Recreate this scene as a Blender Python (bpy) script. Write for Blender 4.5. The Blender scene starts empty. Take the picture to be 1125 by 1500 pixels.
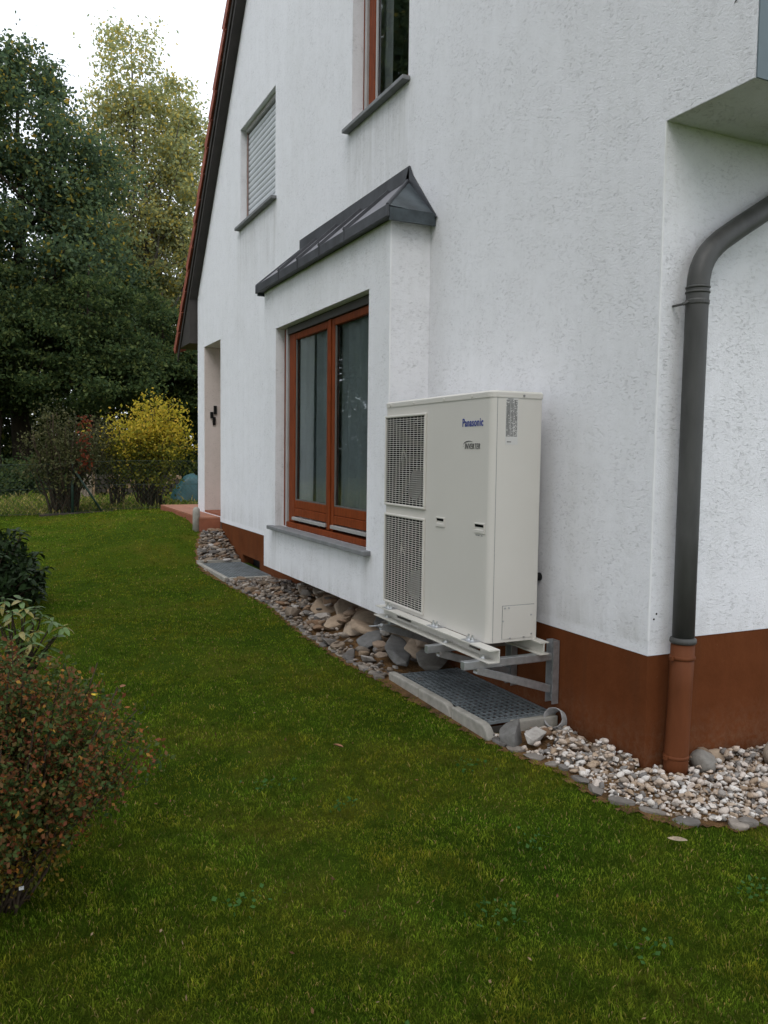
import bpy, bmesh, math, random
import numpy as np
from mathutils import Matrix, Vector
from mathutils import noise as mnoise

S = bpy.context.scene
COL = S.collection
rng = np.random.default_rng(7)
random.seed(7)
R = math.radians

# ------------------------------------------------------------------ camera
CAM = (-2.7951, -2.9751, 1.5367)
cd = bpy.data.cameras.new('camera')
cam = bpy.data.objects.new('camera', cd); COL.objects.link(cam)
cd.sensor_fit = 'HORIZONTAL'; cd.sensor_width = 36.0; cd.lens = 1216.014 / 1125.0 * 36.0
cd.clip_start = 0.05; cd.clip_end = 2000
rr = (0.90479066, -0.42566686, 0.01271142); uu = (0.01770989, 0.06743355, 0.99756658); ff = (0.42548821, 0.90236381, -0.06855175)
cam.matrix_world = Matrix(((rr[0], uu[0], -ff[0], CAM[0]), (rr[1], uu[1], -ff[1], CAM[1]), (rr[2], uu[2], -ff[2], CAM[2]), (0, 0, 0, 1)))
S.camera = cam
S.render.resolution_x = 768; S.render.resolution_y = 1024

# ------------------------------------------------------------------ world, sun, exposure
SUN_EL, SUN_AZ = 50.0, 216.0          # azimuth clockwise from +y (the sun stands behind the camera)
w = bpy.data.worlds.new('World'); S.world = w; w.use_nodes = True
nt = w.node_tree; bg = nt.nodes['Background']
sky = nt.nodes.new('ShaderNodeTexSky'); sky.sky_type = 'NISHITA'; sky.sun_disc = False
sky.sun_elevation = R(SUN_EL); sky.sun_rotation = R(SUN_AZ); sky.air_density = 1.0; sky.dust_density = 3.0
mixw = nt.nodes.new('ShaderNodeMix'); mixw.data_type = 'RGBA'; mixw.inputs['Factor'].default_value = 0.80
mixw.inputs['B'].default_value = (10.6, 11.1, 11.9, 1)       # an even overcast veil over the sky
nt.links.new(sky.outputs[0], mixw.inputs['A']); nt.links.new(mixw.outputs['Result'], bg.inputs['Color'])
bg.inputs['Strength'].default_value = 0.13
sd = bpy.data.lights.new('sun', 'SUN'); sd.energy = 0.75; sd.angle = R(32); sd.color = (1.0, 0.97, 0.93)
sun = bpy.data.objects.new('sun', sd); COL.objects.link(sun)
sdir = Vector((math.sin(R(SUN_AZ)) * math.cos(R(SUN_EL)), math.cos(R(SUN_AZ)) * math.cos(R(SUN_EL)), math.sin(R(SUN_EL))))
sun.rotation_euler = sdir.to_track_quat('Z', 'Y').to_euler()
S.view_settings.view_transform = 'Standard'; S.view_settings.look = 'None'
S.view_settings.exposure = 0.30; S.view_settings.gamma = 1.0; S.view_settings.use_curve_mapping = False

# ------------------------------------------------------------------ helpers
class MB:
    def __init__(s): s.v = []; s.f = []
    def add(s, vs, fs):
        o = len(s.v); s.v += [tuple(v) for v in vs]; s.f += [tuple(i + o for i in f) for f in fs]; return s
    def box(s, x0, x1, y0, y1, z0, z1):
        return s.add([(x0, y0, z0), (x1, y0, z0), (x1, y1, z0), (x0, y1, z0), (x0, y0, z1), (x1, y0, z1), (x1, y1, z1), (x0, y1, z1)],
                     [(0, 3, 2, 1), (4, 5, 6, 7), (0, 1, 5, 4), (1, 2, 6, 5), (2, 3, 7, 6), (3, 0, 4, 7)])
    def quad(s, a, b, c, d): return s.add([a, b, c, d], [(0, 1, 2, 3)])
    def poly(s, pts): return s.add(pts, [tuple(range(len(pts)))])
    def prism(s, a, b):                                   # two matching outlines, capped
        n = len(a); fs = [tuple(range(n - 1, -1, -1)), tuple(range(n, 2 * n))]
        for i in range(n): j = (i + 1) % n; fs.append((i, j, n + j, n + i))
        return s.add(list(a) + list(b), fs)
    def tube(s, pts, rad, n=8, cap=True):
        pts = [Vector(p) for p in pts]; m = len(pts)
        rad = rad if hasattr(rad, '__len__') else [rad] * m
        t0 = (pts[1] - pts[0]).normalized(); ref = Vector((0, 0, 1)) if abs(t0.z) < .9 else Vector((1, 0, 0))
        nrm = t0.cross(ref).normalized(); vs = []
        for i, p in enumerate(pts):
            t = (pts[min(i + 1, m - 1)] - pts[max(i - 1, 0)]).normalized()
            nrm = (nrm - t * nrm.dot(t)).normalized(); b = t.cross(nrm)
            for k in range(n):
                a = 2 * math.pi * k / n; vs.append(p + (nrm * math.cos(a) + b * math.sin(a)) * rad[i])
        fs = []
        for i in range(m - 1):
            for k in range(n):
                k2 = (k + 1) % n; fs.append((i * n + k, i * n + k2, (i + 1) * n + k2, (i + 1) * n + k))
        if cap: fs += [tuple(range(n - 1, -1, -1)), tuple(range((m - 1) * n, m * n))]
        return s.add(vs, fs)

ORG = {}
def link(name, me, parent=None, loc=(0, 0, 0)):
    o = bpy.data.objects.new(name, me); COL.objects.link(o); o.location = loc
    if parent is not None: o.parent = parent
    return o
def tag(o, label=None, cat=None, group=None, kind=None):
    if label: o['label'] = label
    if cat: o['category'] = cat
    if group: o['group'] = group
    if kind: o['kind'] = kind
    return o
def thing(name, loc, label, cat, group=None):
    o = link(name, None, None, loc); o.empty_display_size = .1; ORG[o.name] = Vector(loc)
    return tag(o, label, cat, group)
def obj(name, mb, mat, parent=None, smooth=False, bevel=0, seg=2, origin=None):
    """world-space builder -> one mesh object (shifted to its root's origin)"""
    org = ORG.get(parent.name, Vector((0, 0, 0))) if parent is not None else Vector(origin or (0, 0, 0))
    me = bpy.data.meshes.new(name)
    me.from_pydata([tuple(Vector(v) - org) for v in mb.v], [], mb.f); me.update()
    me.materials.append(mat)
    if smooth: me.shade_smooth()
    o = link(name, me, parent, (0, 0, 0) if parent is not None else org)
    ORG[o.name] = org
    if bevel:
        m = o.modifiers.new('bevel', 'BEVEL'); m.width = bevel; m.segments = seg; m.limit_method = 'ANGLE'; m.angle_limit = R(35)
    return o
def fast_mesh(name, V, F, mat):
    """numpy verts and quads -> mesh"""
    me = bpy.data.meshes.new(name); n = len(V); m, k = F.shape
    me.vertices.add(n); me.vertices.foreach_set('co', np.ascontiguousarray(V, np.float32).ravel())
    me.loops.add(m * k); me.loops.foreach_set('vertex_index', np.ascontiguousarray(F, np.int32).ravel())
    me.polygons.add(m); me.polygons.foreach_set('loop_start', np.arange(0, m * k, k, dtype=np.int32))
    me.update(calc_edges=True); me.materials.append(mat); return me

# ------------------------------------------------------------------ materials
def newmat(name):
    m = bpy.data.materials.new(name); m.use_nodes = True; t = m.node_tree
    return m, t, t.nodes['Principled BSDF']
def N(t, typ, **kw):
    n = t.nodes.new(typ)
    for k, v in kw.items():
        if k in n.inputs: n.inputs[k].default_value = v
        else: setattr(n, k, v)
    return n
def ramp(t, stops, fac=None, interp='LINEAR'):
    n = t.nodes.new('ShaderNodeValToRGB'); e = n.color_ramp.elements; n.color_ramp.interpolation = interp
    while len(e) < len(stops): e.new(.5)
    for i, (p, c) in enumerate(stops): e[i].position = p; e[i].color = (*c, 1)
    if fac is not None: t.links.new(fac, n.inputs[0])
    return n
def coord(t, scale=(1, 1, 1), space='Object'):
    tc = t.nodes.new('ShaderNodeTexCoord'); mp = t.nodes.new('ShaderNodeMapping'); mp.inputs['Scale'].default_value = scale
    if space == 'World':
        g = t.nodes.new('ShaderNodeNewGeometry'); t.links.new(g.outputs['Position'], mp.inputs[0])
    else: t.links.new(tc.outputs[space], mp.inputs[0])
    return mp.outputs[0]
def noise_(t, vec, scale, detail=4, rough=.55, dist=0):
    n = N(t, 'ShaderNodeTexNoise', Scale=scale, Detail=detail, Roughness=rough, Distortion=dist)
    t.links.new(vec, n.inputs['Vector']); return n
def bump(t, b, h, strength, dist=.01):
    n = N(t, 'ShaderNodeBump', Strength=strength, Distance=dist); t.links.new(h, n.inputs['Height'])
    t.links.new(n.outputs[0], b.inputs['Normal']); return n
def mix(t, fac, a, bb, mode='MIX'):
    n = t.nodes.new('ShaderNodeMix'); n.data_type = 'RGBA'; n.blend_type = mode
    for sock, val in (('Factor', fac), ('A', a), ('B', bb)):
        if isinstance(val, (int, float)): n.inputs[sock].default_value = val
        elif isinstance(val, tuple): n.inputs[sock].default_value = (*val, 1) if len(val) == 3 else val
        else: t.links.new(val, n.inputs[sock])
    return n.outputs['Result']

def plain(name, c, rough=.5, metal=0, var=.15, scale=6, bumps=0, bscale=60, spec=.5, streak=False):
    m, t, b = newmat(name); v = coord(t, (1, 1, .25) if streak else (1, 1, 1), 'World')
    n = noise_(t, v, scale, 6, .6)
    lo = tuple(x * (1 - var) for x in c); hi = tuple(min(1, x * (1 + var)) for x in c)
    r = ramp(t, [(.3, lo), (.7, hi)], n.outputs[0]); t.links.new(r.outputs[0], b.inputs['Base Color'])
    b.inputs['Roughness'].default_value = rough; b.inputs['Metallic'].default_value = metal; b.inputs['Specular IOR Level'].default_value = spec
    if bumps: bump(t, b, noise_(t, coord(t, (1, 1, 1), 'World'), bscale, 4).outputs[0], bumps, .004)
    return m

def stucco(name, c, grime=(.52, .52, .50), stains=()):
    m, t, b = newmat(name); v = coord(t, (1, 1, 1), 'World')
    big = noise_(t, v, .9, 5, .6); fine = noise_(t, v, 14, 6, .7)
    st = noise_(t, coord(t, (5, 5, .35), 'World'), 1.6, 5, .65)
    # worm-like grooves dragged in the plaster: thin valleys of a distorted noise
    wv = noise_(t, coord(t, (1, 1, 2.0), 'World'), 36, 6, .66, .9)
    gr = ramp(t, [(0, (.0, .0, .0)), (.37, (.05, .05, .05)), (.46, (.93, .93, .93)), (.53, (1, 1, 1)), (1, (.95, .95, .95))], wv.outputs[0])
    msk = ramp(t, [(.36, (.05, .05, .05)), (.62, (1, 1, 1))], noise_(t, v, 5, 5, .6).outputs[0])
    g2 = mix(t, msk.outputs[0], (1, 1, 1), gr.outputs[0])
    base = mix(t, ramp(t, [(.42, (0, 0, 0)), (.85, (.17, .17, .17))], st.outputs[0]).outputs[0], c, grime)
    base = mix(t, ramp(t, [(.5, (0, 0, 0)), (.85, (.22, .22, .22))], big.outputs[0]).outputs[0], base, grime)
    base = mix(t, .20, base, g2, 'MULTIPLY')
    if stains:
        g = t.nodes.new('ShaderNodeNewGeometry'); sp = t.nodes.new('ShaderNodeSeparateXYZ'); t.links.new(g.outputs['Position'], sp.inputs[0])
        run = noise_(t, coord(t, (5, 5, .4), 'World'), 1.9, 7, .75, .4)
        def mr(sock, a, b_, c_, d_):
            n = t.nodes.new('ShaderNodeMapRange'); n.inputs[1].default_value = a; n.inputs[2].default_value = b_; n.inputs[3].default_value = c_; n.inputs[4].default_value = d_; t.links.new(sock, n.inputs[0]); return n.outputs[0]
        def mul(a, b_):
            n = t.nodes.new('ShaderNodeMath'); n.operation = 'MULTIPLY'
            for i, q in enumerate((a, b_)):
                if isinstance(q, (int, float)): n.inputs[i].default_value = q
                else: t.links.new(q, n.inputs[i])
            return n.outputs[0]
        for (y0, y1, zt, ln, amt) in stains:
            ver = mul(mr(sp.outputs[2], zt - ln, zt, 0, 1), mr(sp.outputs[2], zt, zt + .03, 1, 0)) if ln > 0 else mul(mr(sp.outputs[2], zt + ln, zt, 1, 0), mr(sp.outputs[2], zt + ln - .03, zt + ln - .005, 0, 1))
            f = mul(mul(mr(sp.outputs[1], y0 - .12, y0 + .04, 0, 1), mr(sp.outputs[1], y1 - .04, y1 + .12, 1, 0)), ver)
            f = mul(mul(f, mr(run.outputs[0], .38, .68, .05, 1)), amt)
            base = mix(t, f, base, (.33, .32, .29))
    base = mix(t, .18, base, ramp(t, [(.3, (.75, .75, .75)), (.55, (1, 1, 1))], fine.outputs[0]).outputs[0], 'MULTIPLY')
    t.links.new(base, b.inputs['Base Color']); b.inputs['Roughness'].default_value = .95; b.inputs['Specular IOR Level'].default_value = .15
    h = t.nodes.new('ShaderNodeMath'); h.operation = 'ADD'
    t.links.new(g2, h.inputs[0])
    h2 = t.nodes.new('ShaderNodeMath'); h2.operation = 'MULTIPLY'; h2.inputs[1].default_value = 1.1
    t.links.new(noise_(t, v, 90, 4, .7).outputs[0], h2.inputs[0]); t.links.new(h2.outputs[0], h.inputs[1])
    bump(t, b, h.outputs[0], .55, .007)
    return m

def leafmat(name, stops, trans=.35, rough=.55):
    m, t, b = newmat(name); g = t.nodes.new('ShaderNodeNewGeometry')
    r = ramp(t, stops, g.outputs['Random Per Island'])
    lo = noise_(t, coord(t, (1, 1, 1), 'World'), 1.1, 3)
    c = mix(t, .35, r.outputs[0], ramp(t, [(.3, (.55, .55, .55)), (.7, (1.3, 1.3, 1.2))], lo.outputs[0]).outputs[0], 'MULTIPLY')
    t.links.new(c, b.inputs['Base Color']); b.inputs['Roughness'].default_value = rough; b.inputs['Specular IOR Level'].default_value = .12
    tr = t.nodes.new('ShaderNodeBsdfTranslucent'); t.links.new(c, tr.inputs[0])
    mx = t.nodes.new('ShaderNodeMixShader'); mx.inputs[0].default_value = trans
    t.links.new(b.outputs[0], mx.inputs[1]); t.links.new(tr.outputs[0], mx.inputs[2])
    t.links.new(mx.outputs[0], t.nodes['Material Output'].inputs[0]); return m

def stonemat(name, stops, island=False, bscale=40):
    m, t, b = newmat(name)
    if island: src = t.nodes.new('ShaderNodeNewGeometry').outputs['Random Per Island']
    else: src = t.nodes.new('ShaderNodeObjectInfo').outputs['Random']
    r = ramp(t, stops, src); v = coord(t, (1, 1, 1), 'World')
    n = noise_(t, v, bscale, 6, .65, .4); n2 = noise_(t, v, bscale * .25, 4, .6, .8)
    c = mix(t, .55, r.outputs[0], ramp(t, [(.3, (.55, .52, .5)), (.62, (1.1, 1.1, 1.1))], n.outputs[0]).outputs[0], 'MULTIPLY')
    c = mix(t, .4, c, ramp(t, [(.35, (.6, .55, .5)), (.6, (1.1, 1.1, 1.1))], n2.outputs[0]).outputs[0], 'MULTIPLY')
    t.links.new(c, b.inputs['Base Color']); b.inputs['Roughness'].default_value = .8; b.inputs['Specular IOR Level'].default_value = .3
    bump(t, b, n.outputs[0], .5, .01); return m

def woodmat(name, c, rough=.35):
    m, t, b = newmat(name); v = coord(t, (6, 6, .8), 'World')
    n = noise_(t, v, 5, 6, .6, 1.2)
    r = ramp(t, [(.3, tuple(x * .6 for x in c)), (.55, c), (.75, tuple(x * 1.25 for x in c))], n.outputs[0])
    t.links.new(r.outputs[0], b.inputs['Base Color']); b.inputs['Roughness'].default_value = rough; b.inputs['Specular IOR Level'].default_value = .10
    bump(t, b, n.outputs[0], .15, .003); return m

def glassmat(name, tint=(.90, .94, .94)):
    m, t, b = newmat(name); t.nodes.remove(b)
    tr = N(t, 'ShaderNodeBsdfTransparent'); tr.inputs[0].default_value = (*tint, 1)
    gl = N(t, 'ShaderNodeBsdfGlossy', Roughness=.015); gl.inputs[0].default_value = (.92, .95, 1, 1)
    fr = N(t, 'ShaderNodeFresnel', IOR=1.9)
    wob = noise_(t, coord(t, (1, 1, 1), 'World'), 1.6, 2); bp = N(t, 'ShaderNodeBump', Strength=.03, Distance=.05)
    t.links.new(wob.outputs[0], bp.inputs['Height']); t.links.new(bp.outputs[0], gl.inputs['Normal'])
    mx = t.nodes.new('ShaderNodeMixShader'); t.links.new(fr.outputs[0], mx.inputs[0]); t.links.new(tr.outputs[0], mx.inputs[1]); t.links.new(gl.outputs[0], mx.inputs[2])
    t.links.new(mx.outputs[0], t.nodes['Material Output'].inputs[0]); return m

M = {}
M['plaster'] = stucco('plaster', (.785, .788, .814), stains=((2.6, 3.77, 4.25, 1.1, .45), (5.74, 7.24, 4.25, 1.0, .45), (2.5, 2.62, .80, .4, .6), (4.72, 4.9, .80, .4, .6), (2.5, 4.9, .80, .40, .15), (4.76, 4.80, 1.30, -.46, 1.0), (2.2, 5.2, .56, -.16, .4), (2.2, 5.2, 3.14, .35, .22), (.0, 2.2, .86, -.19, .35), (5.2, 9.5, .95, -.28, .35)))
M['plaster_bounce'] = stucco('plaster_bounce', (.68, .60, .56), (.5, .45, .4))  # same plaster, with the terracotta's bounce light put into its colour
M['slate_face'] = plain('slate_face', (.13, .17, .19), .7, var=.12, scale=3)
m, t, b = newmat('plinth_paint'); M['plinth'] = m
v = coord(t, (1, 1, 1), 'World'); n1 = noise_(t, v, 3.5, 6, .65); n2 = noise_(t, v, 26, 5, .7, .5); n3 = noise_(t, coord(t, (7, 7, .6), 'World'), 1.5, 5, .6)
c = ramp(t, [(.3, (.098, .030, .010)), (.7, (.140, .045, .016))], n1.outputs[0]).outputs[0]
c = mix(t, ramp(t, [(.66, (0, 0, 0)), (.74, (.35, .35, .35))], n2.outputs[0]).outputs[0], c, (.20, .11, .065))
c = mix(t, ramp(t, [(.5, (0, 0, 0)), (.75, (.4, .4, .4))], n3.outputs[0]).outputs[0], c, (.075, .030, .014))
g = t.nodes.new('ShaderNodeNewGeometry'); sp = t.nodes.new('ShaderNodeSeparateXYZ'); t.links.new(g.outputs['Position'], sp.inputs[0])
mr_ = t.nodes.new('ShaderNodeMapRange'); mr_.inputs[1].default_value = .34; mr_.inputs[2].default_value = .06; t.links.new(sp.outputs[2], mr_.inputs[0])
ml = t.nodes.new('ShaderNodeMath'); ml.operation = 'MULTIPLY'; t.links.new(mr_.outputs[0], ml.inputs[0]); t.links.new(ramp(t, [(.40, (0, 0, 0)), (.75, (.5, .5, .5))], n2.outputs[0]).outputs[0], ml.inputs[1])
c = mix(t, ml.outputs[0], c, (.17, .115, .075))
t.links.new(c, b.inputs['Base Color']); b.inputs['Roughness'].default_value = .85; b.inputs['Specular IOR Level'].default_value = .06
bump(t, b, noise_(t, v, 45, 4).outputs[0], .4, .005)
M['pipe_brown'] = plain('pipe_brown', (.115, .037, .014), .6, var=.22, scale=7, spec=.12, streak=True)
M['pipe_grey'] = plain('pipe_grey', (.055, .055, .052), .5, var=.32, scale=9, spec=.4, streak=True)
M['bead'] = plain('bead', (.78, .78, .79), .8, var=.05, spec=.15)
M['zinc'] = plain('zinc', (.060, .062, .070), .5, .3, var=.35, scale=6, bumps=.1, bscale=12)
M['zinc_pan'] = plain('zinc_pan', (.145, .14, .155), .5, .2, var=.2, scale=9, bumps=.1, bscale=9)
M['zinc_patina'] = plain('zinc_patina', (.058, .072, .080), .45, .3, var=.5, scale=7)
M['fascia'] = plain('fascia', (.030, .025, .022), .65, var=.3, scale=5, bumps=.1)
M['rooftile'] = plain('rooftile', (.24, .062, .033), .75, var=.35, scale=9, bumps=.3, bscale=40)
M['wood'] = woodmat('window_wood', (.185, .040, .010), .55)
M['rail_grey'] = plain('rail_grey', (.36, .35, .34), .45, .2, var=.1)
M['bead_dark'] = plain('glazing_seal', (.10, .095, .085), .6, var=.1)
M['sill'] = plain('sill_stone', (.17, .175, .18), .6, var=.2, scale=12, bumps=.15)
M['shutter'] = plain('shutter', (.58, .60, .63), .45, var=.05, scale=3)
M['shutterbox'] = plain('shutter_box', (.045, .04, .036), .7, var=.2)
M['glass'] = glassmat('glass')
M['curtain'] = plain('curtain', (.52, .56, .57), .95, var=.12, scale=3)
M['curtain_light'] = plain('curtain_light', (.8, .8, .8), .95, var=.08, scale=3)
M['room'] = plain('room_wall', (.25, .23, .2), .9, var=.05)
M['beige'] = plain('unit_paint', (.575, .550, .505), .38, var=.02, scale=2, spec=.5)
M['beige_rail'] = plain('rail_paint', (.56, .54, .49), .4, var=.05, scale=6)
M['black'] = plain('black_plastic', (.012, .012, .012), .6, spec=.15)
M['coil'] = plain('coil', (.05, .028, .018), .8, 0, var=.3, scale=20, spec=.05)
M['inner_dark'] = plain('inner_dark', (.008, .008, .008), .9, spec=.03)
M['fan'] = plain('fan_blade', (.004, .004, .004), 1.0, spec=0)
M['blue'] = plain('logo_blue', (.006, .028, .23), .4, var=.02)
M['ink'] = plain('ink', (.045, .045, .045), .5, var=.02)
M['print'] = plain('print_grey', (.22, .22, .22), .6, var=.25, scale=90)
M['sticker'] = plain('sticker', (.56, .55, .53), .45, var=.02)
M['galv'] = plain('galvanised', (.42, .43, .44), .4, .75, var=.2, scale=25)
M['steel'] = plain('bolt_steel', (.62, .63, .64), .3, .9, var=.1, scale=30)
M['concrete'] = plain('concrete', (.30, .285, .25), .9, var=.22, scale=14, bumps=.4, bscale=90, spec=.2)
M['grate'] = plain('grate_steel', (.20, .225, .235), .5, .3, var=.3, scale=14)
M['pvc'] = plain('old_pvc', (.27, .265, .26), .8, var=.35, scale=16, bumps=.25)
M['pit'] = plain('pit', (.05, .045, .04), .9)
m, t, b = newmat('sandy_soil'); M['soil'] = m
v = coord(t, (1, 1, 1), 'World'); n1 = noise_(t, v, 9, 6, .7); n2 = noise_(t, v, 90, 5, .7)
c = ramp(t, [(.30, (.065, .045, .028)), (.47, (.16, .095, .046)), (.68, (.26, .15, .068))], n1.outputs[0]).outputs[0]
t.links.new(mix(t, .7, c, ramp(t, [(.3, (.4, .4, .4)), (.65, (1.3, 1.25, 1.2))], n2.outputs[0]).outputs[0], 'MULTIPLY'), b.inputs['Base Color'])
b.inputs['Roughness'].default_value = 1; b.inputs['Specular IOR Level'].default_value = .05; bump(t, b, n2.outputs[0], 1.0, .02)
M['terracotta'] = plain('terracotta', (.31, .125, .07), .6, var=.2, scale=5, bumps=.1)
M['mortar'] = plain('mortar', (.22, .19, .16), .9)
M['riser'] = plain('riser', (.24, .075, .035), .7, var=.2)
M['bark'] = plain('bark', (.040, .032, .024), .95, var=.4, scale=8, bumps=.6, bscale=20, spec=.1, streak=True)
M['bark_grey'] = plain('bark_grey', (.075, .068, .055), .95, var=.4, scale=8, bumps=.5, bscale=20, spec=.1, streak=True)
M['twig'] = plain('twig', (.055, .040, .028), .9, var=.35, scale=15, spec=.1)
M['greenpaint'] = plain('green_paint', (.016, .045, .030), .5, var=.1)
M['wire'] = plain('fence_wire', (.020, .040, .026), .6)
M['weathered'] = plain('weathered_wood', (.24, .20, .15), .9, var=.3, scale=8, streak=True)
M['log'] = plain('log_bark', (.05, .04, .03), .95, var=.5, scale=6)
M['logend'] = plain('log_end', (.22, .15, .085), .9, var=.4, scale=12)
M['tarp'] = plain('tarp', (.014, .075, .082), .45, var=.3, scale=5)
M['petal'] = plain('petal', (.75, .50, .01), .6)
M['tagwhite'] = plain('tag_white', (.7, .7, .7), .5)

# lawn soil under the blades
m, t, b = newmat('lawn'); M['lawn'] = m
v = coord(t, (1, 1, 1), 'World')
n1 = noise_(t, v, 1.3, 6, .65, .4); n2 = noise_(t, v, 110, 6, .8)
c1 = ramp(t, [(.30, (.026, .055, .004)), (.5, (.055, .092, .007)), (.68, (.10, .105, .014)), (.82, (.10, .075, .030))], n1.outputs[0])
t.links.new(mix(t, .7, c1.outputs[0], ramp(t, [(.35, (.25, .28, .25)), (.62, (1.5, 1.45, 1.3))], n2.outputs[0]).outputs[0], 'MULTIPLY'), b.inputs['Base Color'])
b.inputs['Roughness'].default_value = 1; b.inputs['Specular IOR Level'].default_value = .03; bump(t, b, n2.outputs[0], 1.0, .02)

def grassmat(name, stops, patch):
    m, t, b = newmat(name); g = t.nodes.new('ShaderNodeNewGeometry')
    r = ramp(t, stops, g.outputs['Random Per Island'])
    pn = noise_(t, coord(t, (1, 1, 1), 'World'), 1.7, 6, .68, .5)
    p2 = noise_(t, coord(t, (1, 1, 1), 'World'), 9, 4, .6, .3)
    c = mix(t, ramp(t, [(.40, (0, 0, 0)), (.72, (1, 1, 1))], pn.outputs[0]).outputs[0], r.outputs[0], mix(t, .62, r.outputs[0], patch))
    c = mix(t, .85, c, ramp(t, [(.34, (.40, .46, .42)), (.64, (1.45, 1.35, 1.1))], p2.outputs[0]).outputs[0], 'MULTIPLY')
    p3 = noise_(t, coord(t, (1, 1, 1), 'World'), 28, 3, .6); c = mix(t, .7, c, ramp(t, [(.35, (.45, .5, .45)), (.62, (1.35, 1.3, 1.2))], p3.outputs[0]).outputs[0], 'MULTIPLY')
    t.links.new(c, b.inputs['Base Color']); b.inputs['Roughness'].default_value = .8; b.inputs['Specular IOR Level'].default_value = .02
    tr = t.nodes.new('ShaderNodeBsdfTranslucent'); t.links.new(c, tr.inputs[0])
    mx = t.nodes.new('ShaderNodeMixShader'); mx.inputs[0].default_value = .42
    t.links.new(b.outputs[0], mx.inputs[1]); t.links.new(tr.outputs[0], mx.inputs[2])
    t.links.new(mx.outputs[0], t.nodes['Material Output'].inputs[0]); return m
M['grass'] = grassmat('grass', [(0, (.034, .080, .007)), (.3, (.078, .158, .013)), (.70, (.142, .250, .022)), (.91, (.20, .275, .036)), (.96, (.32, .25, .09)), (1, (.44, .35, .18))], (.25, .185, .022))
M['meadow'] = grassmat('meadow_grass', [(0, (.08, .15, .015)), (.5, (.13, .22, .03)), (.68, (.28, .25, .09)), (1, (.40, .34, .16))], (.28, .25, .10))
M['oak'] = leafmat('oak_leaf', [(0, (.055, .095, .060)), (.5, (.105, .160, .085)), (.9, (.17, .23, .09)), (.965, (.36, .30, .05)), (1, (.42, .27, .05))], .55)
M['birch'] = leafmat('birch_leaf', [(0, (.27, .31, .18)), (.5, (.38, .42, .21)), (.78, (.50, .46, .16)), (1, (.64, .48, .10))], .68)
M['under'] = leafmat('understorey_leaf', [(0, (.034, .060, .026)), (.6, (.068, .108, .038)), (1, (.14, .17, .05))], .5)
M['under_yel'] = leafmat('autumn_leaf', [(0, (.06, .08, .015)), (.5, (.17, .15, .02)), (1, (.36, .24, .03))], .5)
M['forest'] = leafmat('forest_leaf', [(0, (.02, .04, .012)), (.7, (.045, .072, .018)), (1, (.12, .125, .025))], .3)
M['yellow'] = leafmat('yellow_leaf', [(0, (.15, .17, .02)), (.3, (.36, .32, .035)), (.8, (.60, .46, .05)), (1, (.62, .42, .07))], .5)
M['olive_y'] = leafmat('olive_yellow_leaf', [(0, (.06, .085, .016)), (.6, (.15, .16, .022)), (1, (.30, .26, .03))], .45)
M['olive'] = leafmat('olive_leaf', [(0, (.035, .045, .016)), (.6, (.085, .09, .035)), (1, (.13, .12, .05))], .35)
M['red'] = leafmat('red_leaf', [(0, (.13, .025, .012)), (1, (.22, .06, .025))], .3)
M['rose'] = leafmat('rose_leaf', [(0, (.032, .062, .018)), (.48, (.080, .108, .028)), (.62, (.14, .082, .030)), (.86, (.17, .050, .026)), (.95, (.24, .085, .022)), (1, (.44, .25, .05))], .25)
M['rose_low'] = leafmat('rose_leaf_low', [(0, (.040, .060, .012)), (.5, (.11, .10, .016)), (.85, (.19, .11, .018)), (1, (.32, .12, .02))], .25)
M['rhodo'] = plain('rhododendron_leaf', (.075, .125, .034), .45, var=.6, scale=9, spec=.3)
M['rhodo_y'] = plain('rhododendron_leaf_yellow', (.21, .18, .04), .42, var=.35, scale=9)
M['rhodo_d'] = plain('rhododendron_leaf_dark', (.020, .038, .012), .5, var=.6, scale=12, spec=.15)
M['dryleaf'] = plain('dry_leaf', (.24, .11, .05), .8, var=.3, scale=40)
M['dryleaf_pale'] = plain('dry_leaf_pale', (.32, .25, .17), .8, var=.3, scale=40)
M['litter'] = leafmat('litter', [(0, (.07, .035, .015)), (.6, (.17, .09, .035)), (1, (.30, .22, .13))], .15)
M['weed'] = leafmat('weed_leaf', [(0, (.03, .085, .015)), (1, (.06, .14, .03))], .25)
M['stone_mix'] = stonemat('stone_mix', [(0, (.095, .09, .088)), (.25, (.17, .155, .14)), (.45, (.22, .165, .115)), (.62, (.20, .12, .07)), (.8, (.28, .23, .18)), (1, (.38, .36, .34))])
M['stone_edge'] = stonemat('stone_edge', [(0, (.11, .105, .10)), (.5, (.19, .17, .15)), (1, (.27, .235, .20))], bscale=30)
M['stone_warm'] = stonemat('stone_warm', [(0, (.24, .18, .13)), (.5, (.33, .25, .175)), (1, (.31, .27, .22))], bscale=22)
M['stone_grey'] = stonemat('stone_grey', [(0, (.10, .10, .10)), (.6, (.165, .16, .15)), (1, (.21, .195, .17))], bscale=24)
M['stone_pale'] = stonemat('stone_pale', [(0, (.42, .40, .37)), (1, (.52, .50, .45))], bscale=22)
PEB = [(0, (.16, .15, .14)), (.12, (.28, .26, .24)), (.22, (.34, .25, .17)), (.36, (.44, .34, .25)), (.52, (.52, .43, .35)), (.68, (.58, .51, .45)), (.84, (.64, .60, .55)), (1, (.68, .66, .63))]
M['pebble'] = stonemat('pebble', PEB, bscale=60)
M['pebble_fill'] = stonemat('pebble_fill', PEB, True, bscale=60)
M['chip_fill'] = stonemat('chip_fill', [(0, (.10, .095, .09)), (.5, (.20, .155, .115)), (1, (.34, .30, .26))], True)

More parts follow.
